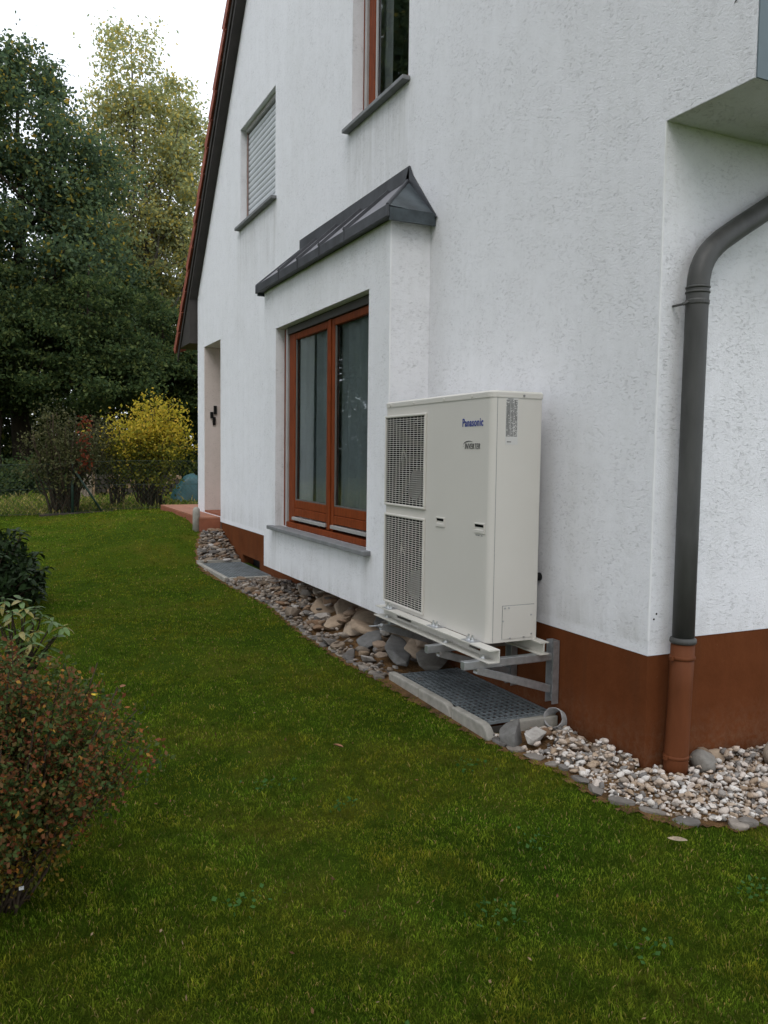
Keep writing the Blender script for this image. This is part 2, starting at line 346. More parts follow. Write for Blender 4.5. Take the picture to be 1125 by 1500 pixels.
# ------------------------------------------------------------------ ground
def sm(a, b, x): q = np.clip((x - a) / (b - a), 0, 1); return q * q * (3 - 2 * q)
HY = [-8, -4, -1, 0, .7, 2, 4, 6, 7.15, 8, 9, 10.2, 11.5, 13, 25, 60]
HW = [-.06, -.02, .015, .045, .06, .085, .115, .14, .175, .43, .575, .60, .54, .46, .58, 1.5]
OY = [-8, -4, 0, 3, 6, 9, 11.5, 14, 25, 60]
OW = [-.05, -.03, 0, .03, .09, .24, .39, .43, .58, 1.5]
def gh(x, y):
    x = np.asarray(x, float); y = np.asarray(y, float)
    a = np.interp(y, HY, HW); b_ = np.interp(y, OY, OW); k = sm(-2.6, -.45, x)
    return a * k + b_ * (1 - k) + .012 * np.sin(x * 2.1 + y * 1.3) * np.sin(y * 1.7 - x)* (1 - sm(-1.2, -.5, x))
W1 = (-.445, -.004, .70, 1.76)      # light wells x0 x1 y0 y1
W2 = (-.50, -.004, 5.88, 7.12)
xs = np.unique(np.round(np.concatenate([[-250, -120, -60, -35, -22, -15, -10, -7, -5.5], np.arange(-4.6, 1.7, .13), [W1[0], W1[1], W2[0], 2.5, 4, 7, 12, 25, 60, 250]]), 4))
ys = np.unique(np.round(np.concatenate([[-250, -60, -20, -10, -6], np.arange(-4.5, 14, .16), [W1[2], W1[3], W2[2], W2[3]], np.arange(14.5, 40, 1.5), [50, 60, 120, 400]]), 4))
gx, gy = np.meshgrid(xs, ys); gz = gh(gx, gy)
V = np.stack([gx, gy, gz], -1).reshape(-1, 3); nx = len(xs); fl = []
for j in range(len(ys) - 1):
    cy = (ys[j] + ys[j + 1]) / 2
    for i in range(nx - 1):
        cx = (xs[i] + xs[i + 1]) / 2
        if any(a < cx < b_ and c < cy < d for a, b_, c, d in (W1, W2)): continue
        if xs[i] > .06 and xs[i + 1] < 7.8 and ys[j] > .1 and ys[j + 1] < 9.4: continue
        k = j * nx + i; fl.append((k, k + 1, k + nx + 1, k + nx))
me = fast_mesh('lawn', V, np.array(fl), M['lawn']); me.shade_smooth()
lawn = tag(link('lawn', me), kind='structure')

# edge of the stone bed (distance from the wall as a function of y, then round the corner)
BY = [-.70, -.62, -.50, -.18, .15, .6, 1.76, 2.5, 3.3, 4.4, 5.6, 6.6, 7.2, 7.7, 8.15]
BX = [.35, -.05, -.27, -.41, -.395, -.50, -.56, -.60, -.585, -.50, -.56, -.60, -.54, -.42, -.28]
def bedx(y): return np.interp(y, BY, BX)
def in_bed(x, y):
    x = np.asarray(x); y = np.asarray(y)
    a = (y > -.70) & (y < 8.15) & (x > bedx(y)) & (x < 0.02)
    b_ = (x >= -.02) & (y < .02) & (y > np.interp(x, [-.05, .35, 1.5, 3], [-.62, -.70, -.80, -.85]))
    return a | b_
def bedh(x, y):
    k = sm(-.5, -.02, x) * (np.interp(y, [1.7, 2.3, 4.8, 5.8], [0, .11, .07, 0])); k2 = sm(-.5, 0, x) * np.interp(y, [7.1, 7.6, 8.2], [0, .02, .02])
    return gh(x, y) + .006 + k + k2
bx = MB(); Yb = list(np.arange(-.70, 8.16, .05))
cells = {}
sx = np.arange(-.72, 2.6, .02); sy = np.arange(-.92, 8.2, .02)
def vid(i, j):
    if (i, j) not in cells:
        x, y = sx[i], sy[j]; cells[(i, j)] = len(bx.v); bx.v.append((x, y, float(bedh(x, y))))
    return cells[(i, j)]
for j in range(len(sy) - 1):
    for i in range(len(sx) - 1):
        x, y = sx[i] + .01, sy[j] + .01
        wob = .012 * math.sin(x * 41 + y * 23) + .012 * math.sin(y * 57) + .012 * mnoise.noise(Vector((x * 40, y * 40, 0)))
        if not in_bed(x + .02 + wob, y + wob): continue
        if any(a - .02 < x < b_ + .02 and c - .02 < y < d + .02 for a, b_, c, d in (W1, W2)): continue
        bx.f.append((vid(i, j), vid(i + 1, j), vid(i + 1, j + 1), vid(i, j + 1)))
bed = tag(obj('gravel_bed', bx, M['soil'], smooth=True), kind='structure')

# ------------------------------------------------------------------ house
L = 9.53; ZP = .671; ZO = 3.067
house = thing('house', (0, 0, 0), 'white rough-plastered gabled house with brown painted plinth and red-brown wooden windows', 'house')
def zroof(y): return 6.85 - 1.16 * (y - 6.92)
RY = 4.3; RZ = zroof(RY)                         # ridge
def znear(y): return RZ - .80 * (RY - y)
# openings in the gable wall: y0 y1 z0 z1
OP = [(2.63, 3.69, 4.29, 5.75), (5.79, 7.18, 4.29, 5.45), (8.165, 9.12, ZP + .001, 3.06), (2.4, 5.0, .60, 2.95)]
yl = sorted({-.486, 0, L} | {o[0] for o in OP} | {o[1] for o in OP} | {1.2, RY})
zl = sorted({ZP, ZO, 10.5} | {o[2] for o in OP} | {o[3] for o in OP} | {1.6, 7.5})
wb = MB()
for j in range(len(zl) - 1):
    for i in range(len(yl) - 1):
        cy, cz = (yl[i] + yl[i + 1]) / 2, (zl[j] + zl[j + 1]) / 2
        if cy < 0 and cz < ZO: continue
        if any(o[0] < cy < o[1] and o[2] < cz < o[3] for o in OP): continue
        wb.quad((0, yl[i], zl[j]), (0, yl[i], zl[j + 1]), (0, yl[i + 1], zl[j + 1]), (0, yl[i + 1], zl[j]))
gw = obj('gable_wall', wb, M['plaster'], house)
bm = bmesh.new(); bm.from_mesh(gw.data); bmesh.ops.remove_doubles(bm, verts=bm.verts, dist=1e-4)
for co, no in (((0, 6.92, 6.85), (0, 1.16, 1)), ((0, RY, RZ), (0, -.80, 1))):
    bmesh.ops.bisect_plane(bm, geom=bm.verts[:] + bm.edges[:] + bm.faces[:], plane_co=co, plane_no=no, clear_outer=True)
bm.normal_update()
if bm.faces[:] and sum(f.normal.x for f in bm.faces) > 0: bmesh.ops.reverse_faces(bm, faces=bm.faces[:])
bm.to_mesh(gw.data); bm.free()
sol = gw.modifiers.new('thickness', 'SOLIDIFY'); sol.thickness = .24; sol.offset = -1
# downstairs side wall, upper side wall, soffit, far and back walls
obj('side_wall', MB().box(.20, 8, .0008, .239, ZP, ZO + .05), M['plaster'], house)
obj('upper_side_wall', MB().box(.004, 8, -.494, -.4865, ZO - .001, znear(-.486)), M['slate_face'], house)
obj('overhang_soffit', MB().box(.003, 8, -.4855, .0005, ZO - .002, ZO + .02), M['plaster'], house)
fw = MB().box(.245, 8, L - .24, L - .002, .3, zroof(L)); fw.box(7.75, 8, .25, L - .25, .3, 6); obj('rear_wall', fw, M['plaster'], house)
# plinth with the cellar window hole
pb = MB(); cw = (6.34, 7.07, .12, .28)
pb.box(.003, .25, .003, cw[0], -.3, ZP); pb.box(.003, .25, cw[1], 8.13, -.3, ZP); pb.box(.003, .25, cw[0], cw[1], cw[3], ZP); pb.box(.003, .25, cw[0], cw[1], -.3, cw[2])
obj('plinth', pb, M['plinth'], house)
obj('side_plinth', MB().box(.2505, 8, .0045, .25, -.3, ZP - .001), M['plinth'], house)
obj('cellar_window', MB().box(.14, .16, cw[0], cw[1], cw[2], cw[3]), M['black'], house)
# bay
BXo, B0, B1, BZ0, BZ1 = -.308, 2.2435, 5.161, .398, 3.142
O = (2.6, 4.79, .832, 2.735)
T = .11; bb = MB()
bb.box(BXo, BXo + T, B0, O[0], BZ0, BZ1).box(BXo, BXo + T, O[1], B1, BZ0, BZ1).box(BXo, BXo + T, O[0], O[1], BZ0, O[2]).box(BXo, BXo + T, O[0], O[1], O[3], BZ1)
bb.box(BXo + T, -.001, B0, B0 + T, BZ0, BZ1).box(BXo + T, -.001, B1 - T, B1, BZ0, BZ1).box(BXo + T, -.001, B0 + T, B1 - T, BZ0, BZ0 + .1).box(BXo + T, -.001, B0 + T, B1 - T, BZ1 - .1, BZ1)
bay = obj('bay_wall', bb, M['plaster'], house)
bm = bmesh.new(); bm.from_mesh(bay.data); bmesh.ops.remove_doubles(bm, verts=bm.verts, dist=1e-4); dup = {}
for f in bm.faces: dup.setdefault(tuple(round(c, 4) for c in f.calc_center_median()), []).append(f)
bmesh.ops.delete(bm, geom=[f for g_ in dup.values() if len(g_) > 1 for f in g_], context='FACES_ONLY'); bm.to_mesh(bay.data); bm.free()
obj('corner_bead', MB().box(BXo - .003, BXo + .007, B0 - .003, B0 + .007, BZ0 + .01, BZ1 - .02), M['bead'], house)
obj('corner_bead', MB().box(-.003, .006, -.003, .006, ZP + .003, ZO - .004), M['bead'], house)
# bay roof: hipped zinc with standing seams
rz0, rz1 = 3.212, 3.545; fx = -.37; ya, yb_, ra, rb_ = 2.175, 5.245, 2.60, 4.93
br = MB(); a, b_, c, d = (fx, ya, rz0), (fx, yb_, rz0), (-.004, rb_, rz1), (-.004, ra, rz1); e, f = (-.004, ya, rz0 - .02), (-.004, yb_, rz0 - .02)
br.quad(a, d, c, b_); br.add([b_, c, f], [(0, 1, 2)])
broof = obj('bay_roof', br, M['zinc_pan'], house)
obj('hip_end', MB().add([a, e, d], [(0, 1, 2)]), M['zinc_patina'], broof)
obj('roof_underside', MB().box(fx + .01, -.003, ya + .01, yb_ - .01, 3.144, 3.18), M['zinc'], broof)
fs = MB(); fs.box(fx - .008, fx + .012, ya - .008, yb_ + .008, 3.136, rz0 + .002)
obj('fascia_strip', fs, M['zinc'], broof, bevel=.003)
obj('end_fascia', MB().box(fx + .014, -.004, ya - .008, ya + .010, 3.115, rz0 - .012), M['zinc_patina'], broof)
obj('end_fascia', MB().box(fx + .014, -.004, yb_ - .01, yb_ + .008, 3.115, rz0 - .012), M['zinc_patina'], broof)
fs = MB().box(-.014, -.003, ra - .03, rb_ + .03, rz1 - .005, 3.64); fs.prism([(-.014, ra - .03, 3.64), (-.014, ra - .08, 3.56), (-.014, ya - .03, 3.17), (-.014, ya + .03, 3.17), (-.014, ra + .02, 3.56)],
     [(-.003, ra - .03, 3.64), (-.003, ra - .08, 3.56), (-.003, ya - .03, 3.17), (-.003, ya + .03, 3.17), (-.003, ra + .02, 3.56)])
obj('wall_flashing', fs, M['zinc'], broof)
def on_roof(y, k):                                # k 0 eave .. 1 ridge
    return Vector((fx + k * (-.004 - fx), y, rz0 + k * (rz1 - rz0)))
for y in (2.92, 3.45, 3.98, 4.50):
    s = MB(); p0, p1 = on_roof(y, -.01), on_roof(y, .99); up = Vector((-.65, 0, .75)) * .024
    s.prism([p0 + Vector((0, -.014, 0)), p0 + Vector((0, .014, 0)), p0 + Vector((0, .011, 0)) + up, p0 + Vector((0, -.011, 0)) + up],
            [p1 + Vector((0, -.014, 0)), p1 + Vector((0, .014, 0)), p1 + Vector((0, .011, 0)) + up, p1 + Vector((0, -.011, 0)) + up])
    s.box(fx - .013, fx - .008, y - .008, y + .008, 3.128, 3.24)
    obj('standing_seam', s, M['zinc'], broof)
for p0, p1 in ((a, d), (b_, c)):
    obj('hip_ridge', MB().tube([Vector(p0), Vector(p1)], .013, 6), M['zinc'], broof)

# --- windows
def frame_bar(mb, x0, x1, y0, y1, z0, z1): mb.box(x0, x1, y0, y1, z0, z1)
win = obj('terrace_window', MB().box(-.222, -.16, 4.715, 4.787, .836, 2.73), M['wood'], house, bevel=.004)      # outer frame strip
obj('frame', MB().box(-.222, -.16, 2.603, 2.66, .836, 2.73), M['wood'], win, bevel=.004)
obj('shutter_guide', MB().box(-.232, -.17, 4.66, 4.712, .836, 2.73), M['rail_grey'], win, bevel=.003)
obj('shutter_guide', MB().box(-.232, -.17, 2.662, 2.70, .836, 2.73), M['rail_grey'], win, bevel=.003)
obj('shutter_box', MB().box(-.235, -.15, 2.702, 4.658, 2.665, 2.732), M['shutterbox'], win)
obj('threshold', MB().box(-.24, -.16, 2.702, 4.658, .836, .886), M['wood'], win, bevel=.004)
def sash(y0, y1, gy0, gy1):
    zt, zb = 2.662, .89
    s = obj('sash', MB().box(-.215, -.165, gy1, y1, zb, zt).box(-.215, -.165, y0, gy0, zb, zt).box(-.2145, -.1655, gy0 + .0005, gy1 - .0005, 2.60, zt), M['wood'], win, bevel=.007)
    for k in range(2):
        z0 = .952 + k * .075; obj('panel_board', MB().box(-.208 - .006 * (1 - k), -.172, gy0 + .0005, gy1 - .0005, z0, z0 + .072), M['wood'], win, bevel=.004)
    obj('rain_rail', MB().box(-.236, -.17, gy0 - .02, gy1 + .02, .912, .942), M['rail_grey'], win, bevel=.003)
    obj('pane', MB().quad((-.192, gy0, 1.098), (-.192, gy0, 2.605), (-.192, gy1, 2.605), (-.192, gy1, 1.098)), M['glass'], win)
    obj('glazing_bead', MB().box(-.206, -.196, gy1 - .022, gy1 - .0005, 1.10, 2.60).box(-.206, -.196, gy0 + .0005, gy0 + .02, 1.10, 2.60).box(-.206, -.196, gy0 + .021, gy1 - .023, 1.10, 1.112), M['bead_dark'], win)
sash(3.585, 4.656, 3.67, 4.49); sash(2.704, 3.583, 2.80, 3.50)
obj('cover_strip', MB().box(-.228, -.2155, 3.555, 3.612, .895, 2.66), M['wood'], win, bevel=.005)
def curtain(name, x, y0, y1, z0, z1, mat, parent, amp=.03, freq=42):
    c = MB(); n = int((y1 - y0) * 80); 
    pts = [(x + amp * math.sin(y * freq + 1.3 * math.sin(y * 9)), y) for y in np.linspace(y0, y1, n)]
    for i, (px, py) in enumerate(pts): c.v += [(px, py, z0), (px + .01 * math.sin(py * 17), py, z1)]
    for i in range(n - 1): c.f.append((2 * i, 2 * i + 1, 2 * i + 3, 2 * i + 2))
    return obj(name, c, mat, parent, smooth=True)
curtain('curtain', -.135, 2.72, 4.30, .9, 2.7, M['curtain'], win, .022, 34)
curtain('curtain', -.17, 4.12, 4.52, .9, 2.7, M['curtain_light'], win, .010)
rm = MB(); rm.quad((2.2, 2.25, .4), (2.2, 5.15, .4), (2.2, 5.15, 3), (2.2, 2.25, 3)); rm.quad((.25, 2.25, .4), (2.2, 2.25, .4), (2.2, 2.25, 3), (.25, 2.25, 3)); rm.quad((.25, 5.15, .4), (.25, 5.15, 3), (2.2, 5.15, 3), (2.2, 5.15, .4))
rm.quad((-.17, 2.25, .55), (-.17, 5.15, .55), (2.2, 5.15, .55), (2.2, 2.25, .55)); rm.quad((-.17, 2.25, 3), (2.2, 2.25, 3), (2.2, 5.15, 3), (-.17, 5.15, 3))
obj('room', rm, M['room'], house)
obj('window_sill', MB().box(-.368, -.2425, 2.52, 4.885, .797, .834), M['sill'], house, bevel=.006)
# upstairs window
uw = obj('upper_window', MB().box(.10, .16, 3.63, 3.688, 4.292, 5.748).box(.10, .16, 2.632, 2.69, 4.292, 5.748).box(.10, .16, 2.692, 3.628, 4.292, 4.34).box(.10, .16, 2.692, 3.628, 5.70, 5.748), M['wood'], house, bevel=.004)
obj('shutter_guide', MB().box(.085, .13, 3.588, 3.628, 4.345, 5.7), M['rail_grey'], uw, bevel=.003)
obj('sash', MB().box(.105, .155, 3.46, 3.585, 4.343, 5.698).box(.105, .155, 2.70, 2.80, 4.343, 5.698).box(.1055, .1545, 2.801, 3.459, 4.343, 4.42), M['wood'], uw, bevel=.008)
obj('glazing_bead', MB().box(.112, .124, 3.43, 3.459, 4.42, 5.69), M['rail_grey'], uw)
obj('pane', MB().quad((.128, 2.79, 4.41), (.128, 2.79, 5.7), (.128, 3.47, 5.7), (.128, 3.47, 4.41)), M['glass'], uw)
curtain('curtain', .20, 3.36, 3.56, 4.3, 5.7, M['curtain_light'], uw, .02)
obj('room_niche', MB().box(1.2, 1.22, 2, 4.2, 4.0, 6.0).box(.26, 1.2, 2, 2.02, 4, 6).box(.26, 1.2, 4.18, 4.2, 4, 6).box(.26, 1.2, 2.02, 4.18, 4, 4.05).box(.26, 1.2, 2.02, 4.18, 5.95, 6), M['room'], house)
obj('upper_window_sill', MB().box(-.062, .099, 2.60, 3.765, 4.258, 4.2895), M['sill'], house, bevel=.004)
# roller shutter window
rs = obj('roller_shutter', MB().box(.075, .13, 7.115, 7.178, 4.292, 5.448).box(.075, .13, 5.792, 5.85, 4.292, 5.448).box(.055, .15, 5.852, 7.113, 5.40, 5.449), M['rail_grey'], house, bevel=.003)
obj('guide_edge', MB().box(.07, .0745, 7.105, 7.118, 4.292, 5.40), M['wood'], rs)
obj('shutter_back', MB().box(.125, .135, 5.852, 7.113, 4.292, 5.399), M['shutterbox'], rs)
nsl = 17; hh = (5.398 - 4.30) / nsl; smesh = None
for k in range(nsl):
    z0 = 4.30 + k * hh
    if smesh is None:
        s = MB(); pr = [(.098, 0), (.088, hh * .12), (.083, hh * .45), (.086, hh * .75), (.098, hh * .90), (.112, hh * .9), (.112, 0)]
        s.prism([(x, 5.853, z) for x, z in pr], [(x, 7.112, z) for x, z in pr])
        so = obj('slat', s, M['shutter'], rs); smesh = so.data; so.location = (0, 0, z0)
    else: link('slat', smesh, rs, (0, 0, z0))
obj('shutter_sill', MB().box(-.062, .075, 5.745, 7.235, 4.256, 4.2895), M['sill'], house, bevel=.004)
# entrance niche
pn = MB(); nx1 = 1.15
pn.quad((.245, 9.122, .66), (nx1, 9.122, .66), (nx1, 9.122, 3.062), (.245, 9.122, 3.062)); pn.quad((.245, 8.163, .66), (.245, 8.163, 3.062), (nx1, 8.163, 3.062), (nx1, 8.163, .66))
pn.quad((nx1, 8.163, .66), (nx1, 8.163, 3.062), (nx1, 9.122, 3.062), (nx1, 9.122, .66)); pn.quad((.245, 8.163, 3.062), (.245, 9.122, 3.062), (nx1, 9.122, 3.062), (nx1, 8.163, 3.062))
obj('porch_recess', pn, M['plaster_bounce'], house)
obj('recess_lining', MB().box(.003, .2445, 9.112, 9.1195, .66, 3.055), M['plaster_bounce'], house)
# wall ornament
orn = thing('wall_ornament', (.12, 9.10, 2.07), 'dark jagged metal ornament on the entrance recess wall', 'ornament')
for i, (dx, z0, z1) in enumerate(((.035, 2.10, 2.22), (-.015, 2.04, 2.13), (.02, 1.94, 2.06))):
    obj('metal_plate', MB().box(.12 + dx - .022, .12 + dx + .022, 9.088 + .003 * i, 9.106, z0, z1), M['black'], orn)
# main roof
rf = MB(); th = .36; x0, x1 = -.135, 8.2; ye = 10.36
prof = [(RY, RZ + .002), (9.555, zroof(9.555) + .002), (9.555, 3.16), (ye, 3.16), (ye, zroof(ye) + th), (RY, RZ + th)]
rf.prism([(x0 + .02, y, z) for y, z in prof], [(x1, y, z) for y, z in prof])
roof = obj('roof', rf, M['fascia'], house)
yn = -.9; prof2 = [(RY - .002, RZ + .002), (RY - .002, RZ + th), (yn, znear(yn) + th), (yn, znear(yn) + .002)]
obj('near_roof_slope', MB().prism([(x0 + .02, y, z) for y, z in prof2], [(x1, y, z) for y, z in prof2]), M['fascia'], house)
obj('roof_covering', MB().quad((x0 - .02, RY, RZ + th + .03), (x1, RY, RZ + th + .03), (x1, ye + .05, zroof(ye + .05) + th + .03), (x0 - .02, ye + .05, zroof(ye + .05) + th + .03))
    .quad((x0 - .02, RY, RZ + th + .03), (x0 - .02, yn, znear(yn) + th + .03), (x1, yn, znear(yn) + th + .03), (x1, RY, RZ + th + .03)), M['rooftile'], house)
obj('verge_board', MB().prism([(x0, RY, RZ + .10), (x0, ye, zroof(ye) + .10), (x0, ye, zroof(ye) + th - .01), (x0, RY, RZ + th - .01)], [(x0 + .019, RY, RZ + .10), (x0 + .019, ye, zroof(ye) + .10), (x0 + .019, ye, zroof(ye) + th - .01), (x0 + .019, RY, RZ + th - .01)]), M['fascia'], roof)
sl = Vector((0, 1, -1.16)).normalized(); up = Vector((0, 1.16, 1)).normalized(); tm = None; step = .36
ntile = int((ye + .07 - RY) * math.hypot(1, 1.16) / step)
for k in range(ntile):
    p = Vector((x0, RY, RZ + th)) + sl * (k * step)
    if tm is None:
        s = MB(); Lt = step * 1.1
        def at(x, q, h): return Vector((x, 0, 0)) + sl * q + up * h
        s.prism([at(-.03, 0, -.10), at(.16, 0, -.0), at(.16, 0, .02), at(-.03, 0, .022)], [at(-.034, Lt, -.075), at(.16, Lt, .025), at(.16, Lt, .045), at(-.034, Lt, .052)])
        me = bpy.data.meshes.new('verge_tile'); me.from_pydata([tuple(v) for v in s.v], [], s.f); me.materials.append(M['rooftile']); tm = me
    o = link('verge_tile', tm, roof, p); o.location.x += random.uniform(-.006, .006)
# small crack in the plaster and the two screw holes
ck = MB(); pts = [(-.2285, 3.425), (-.30, 3.44), (-.345, 3.41), (-.31, 3.425)]
ck.poly([(-.0025, -.365, 3.405), (-.0025, -.395, 3.425), (-.0025, -.455, 3.428), (-.0025, -.41, 3.437), (-.0025, -.38, 3.428)])
obj('plaster_crack', ck, M['inner_dark'], house)
for x, z in ((.045, .80), (.03, .775)): obj('screw_hole', MB().tube([(x, -.0015, z), (x, .003, z)], .005, 8), M['inner_dark'], house)

# ------------------------------------------------------------------ terrace at the entrance
tb = MB().box(-.26, 1.2, 8.20, 11.1, .25, .645); terr = tag(obj('terrace', tb, M['mortar']), kind='structure')
for i in range(5):
    for j in range(9):
        x = -.272 + i * .303; y = 8.19 + j * .323
        if x > -.06 and y > 9.1 and x < .25: pass
        o = obj('tile', MB().box(x, x + .297, y, y + .317, .646, .662), M['terracotta'], terr)
for i in range(1): obj('riser_tile', MB().box(-.268, .001, 8.182, 8.199, .47, .644), M['riser'], terr)
for j in range(9): obj('riser_tile', MB().box(-.275, -.2605, 8.2 + j * .323, 8.2 + j * .323 + .317, .47, .644), M['riser'], terr)
obj('door_step', MB().box(.004, .24, 8.17, 9.108, .663, .70), M['riser'], terr)
g = MB(); g.tube([(-.30, 8.30, .40), (-.30, 8.30, .70), (-.30, 8.30, .76), (-.30, 8.30, .79), (-.30, 8.30, .80)], [.052, .05, .047, .034, .01], 14)
tag(obj('guard_stone', g, M['concrete'], smooth=True, origin=(-.30, 8.30, .40)), 'small round-topped grey post at the corner of the terracotta entrance step', 'post')

# ------------------------------------------------------------------ downpipe
dp = thing('downpipe', (.13, -.075, .05), 'dark grey rain downpipe with brown painted lower section at the house corner', 'downpipe')
PY_ = -.075
def rings(x, z, dz, r_): return MB().tube([(x, PY_, z - dz), (x, PY_, z - dz * .5), (x, PY_, z + dz * .5), (x, PY_, z + dz)], r_, 24)
knee = [(.145, .69), (.146, 1.2), (.148, 1.7), (.152, 2.2), (.154, 2.31), (.157, 2.36), (.166, 2.405), (.184, 2.447), (.212, 2.487), (.246, 2.520), (.290, 2.555), (.40, 2.626), (.583, 2.737), (1.05, 3.02)]
obj('upper_pipe', MB().tube([(x, PY_, z) for x, z in knee], .051, 24), M['pipe_grey'], dp, smooth=True)
obj('lower_pipe', MB().tube([(.124, PY_, -.05), (.127, PY_, .11), (.138, PY_, .45), (.145, PY_, .668)], [.057, .057, .055, .055], 24), M['pipe_brown'], dp, smooth=True)
for x, z in ((.143, .60), (.127, .125)):
    obj('ring', rings(x, z, .010, [.055, .0605, .0605, .055]), M['pipe_brown'], dp, smooth=True); obj('screw', MB().box(x - .074, x - .056, PY_ - .010, PY_ + .008, z - .009, z + .009), M['pipe_brown'], dp)
obj('collar', rings(.145, .682, .014, [.059, .062, .060, .052]), M['pipe_grey'], dp, smooth=True)
for z in (2.300, 2.322): obj('joint_ring', rings(.154, z, .006, [.051, .0555, .0555, .051]), M['pipe_grey'], dp, smooth=True)
for x, z in ((.153, 2.255),):
    cl = obj('clamp', rings(x, z, .013, [.0515, .0545, .0545, .0515]), M['pipe_grey'], dp)
    obj('clamp_bolt', MB().tube([(x - .075, PY_ + .012, z - .012), (x - .048, PY_ + .004, z)], .008, 8).tube([(x - .075, PY_ + .005, z - .012), (x - .075, -.001, z - .012)], .006, 8), M['pipe_grey'], cl)

# ------------------------------------------------------------------ heat pump
PX0, PX1, PY0, PY1, PZ0, PZ1 = -.430, -.110, .7317, 2.022, .5395, 1.8795
hp = thing('heat_pump', (-.27, 1.37, PZ0), 'large beige heat pump unit with two fan grilles fixed beside the bay window', 'heat pump')
def rounded(x0, x1, y0, y1, r, n=6):
    pts = []
    for (cx, cy, a0) in ((x0 + r, y0 + r, 180), (x1 - r * .4, y0 + r * .4, 270), (x1 - r * .4, y1 - r * .4, 0), (x0 + r * .5, y1 - r * .5, 90)):
        q = r if a0 == 180 else (r * .5 if a0 == 90 else r * .4)
        for k in range(n + 1):
            a = R(a0 + 90 * k / n); pts.append((cx + q * math.cos(a), cy + q * math.sin(a)))
    return pts
ring = rounded(PX0, PX1, PY0, PY1, .032)
# casing: side shell and front skin, with the two grille openings left open
G = [(1.452, 2.016, 1.208, 1.793), (1.452, 2.016, .562, 1.155)]
cas = MB(); n = len(ring)
gy0 = G[0][0] + .012; gy1 = G[0][1] - .012
for i in range(n):
    p, q = ring[i], ring[(i + 1) % n]
    if abs(p[0] - PX0) < 1e-6 and abs(q[0] - PX0) < 1e-6 and abs(p[1] - q[1]) > .5: continue     # flat front built below
    cas.quad((p[0], p[1], PZ0), (q[0], q[1], PZ0), (q[0], q[1], PZ1 - .03), (p[0], p[1], PZ1 - .03))
fy0 = min(p[1] for p in ring if abs(p[0] - PX0) < 1e-6); fy1 = max(p[1] for p in ring if abs(p[0] - PX0) < 1e-6)
yl = [fy0, gy0, min(gy1, fy1 - .001), fy1]; zl = [PZ0, G[1][2] + .012, G[1][3] - .012, G[0][2] + .012, G[0][3] - .012, PZ1 - .03]
for i in range(3):
    for j in range(5):
        if i == 1 and j in (1, 3): continue
        cas.quad((PX0, yl[i], zl[j]), (PX0, yl[i], zl[j + 1]), (PX0, yl[i + 1], zl[j + 1]), (PX0, yl[i + 1], zl[j]))
cas.poly([(p[0], p[1], PZ0) for p in ring][::-1])
casing = obj('casing', cas, M['beige'], hp)
bm = bmesh.new(); bm.from_mesh(casing.data); bmesh.ops.remove_doubles(bm, verts=bm.verts, dist=1e-5); bmesh.ops.recalc_face_normals(bm, faces=bm.faces[:]); bm.to_mesh(casing.data); bm.free()
for pgn in casing.data.polygons: pgn.use_smooth = True
casing.data.set_sharp_from_angle(angle=R(30))
lid = MB(); big = rounded(PX0 - .004, PX1 + .004, PY0 - .004, PY1 + .004, .036); top = rounded(PX0 + .004, PX1 - .004, PY0 + .004, PY1 - .004, .03)
lid.prism([(p[0], p[1], PZ1 - .032) for p in big], [(p[0], p[1], PZ1 - .006) for p in big]); lid.prism([(p[0], p[1], PZ1 - .006) for p in big], [(p[0], p[1], PZ1 + .003) for p in top])
lido = obj('lid', lid, M['beige'], hp)
obj('interior', MB().quad((-.16, gy0 - .05, PZ0 + .01), (-.16, gy1 + .02, PZ0 + .01), (-.16, gy1 + .02, PZ1 - .04), (-.16, gy0 - .05, PZ1 - .04))
    .quad((-.16, gy0 - .05, PZ0 + .01), (-.16, gy0 - .05, PZ1 - .04), (-.425, gy0 - .05, PZ1 - .04), (-.425, gy0 - .05, PZ0 + .01)), M['coil'], hp)
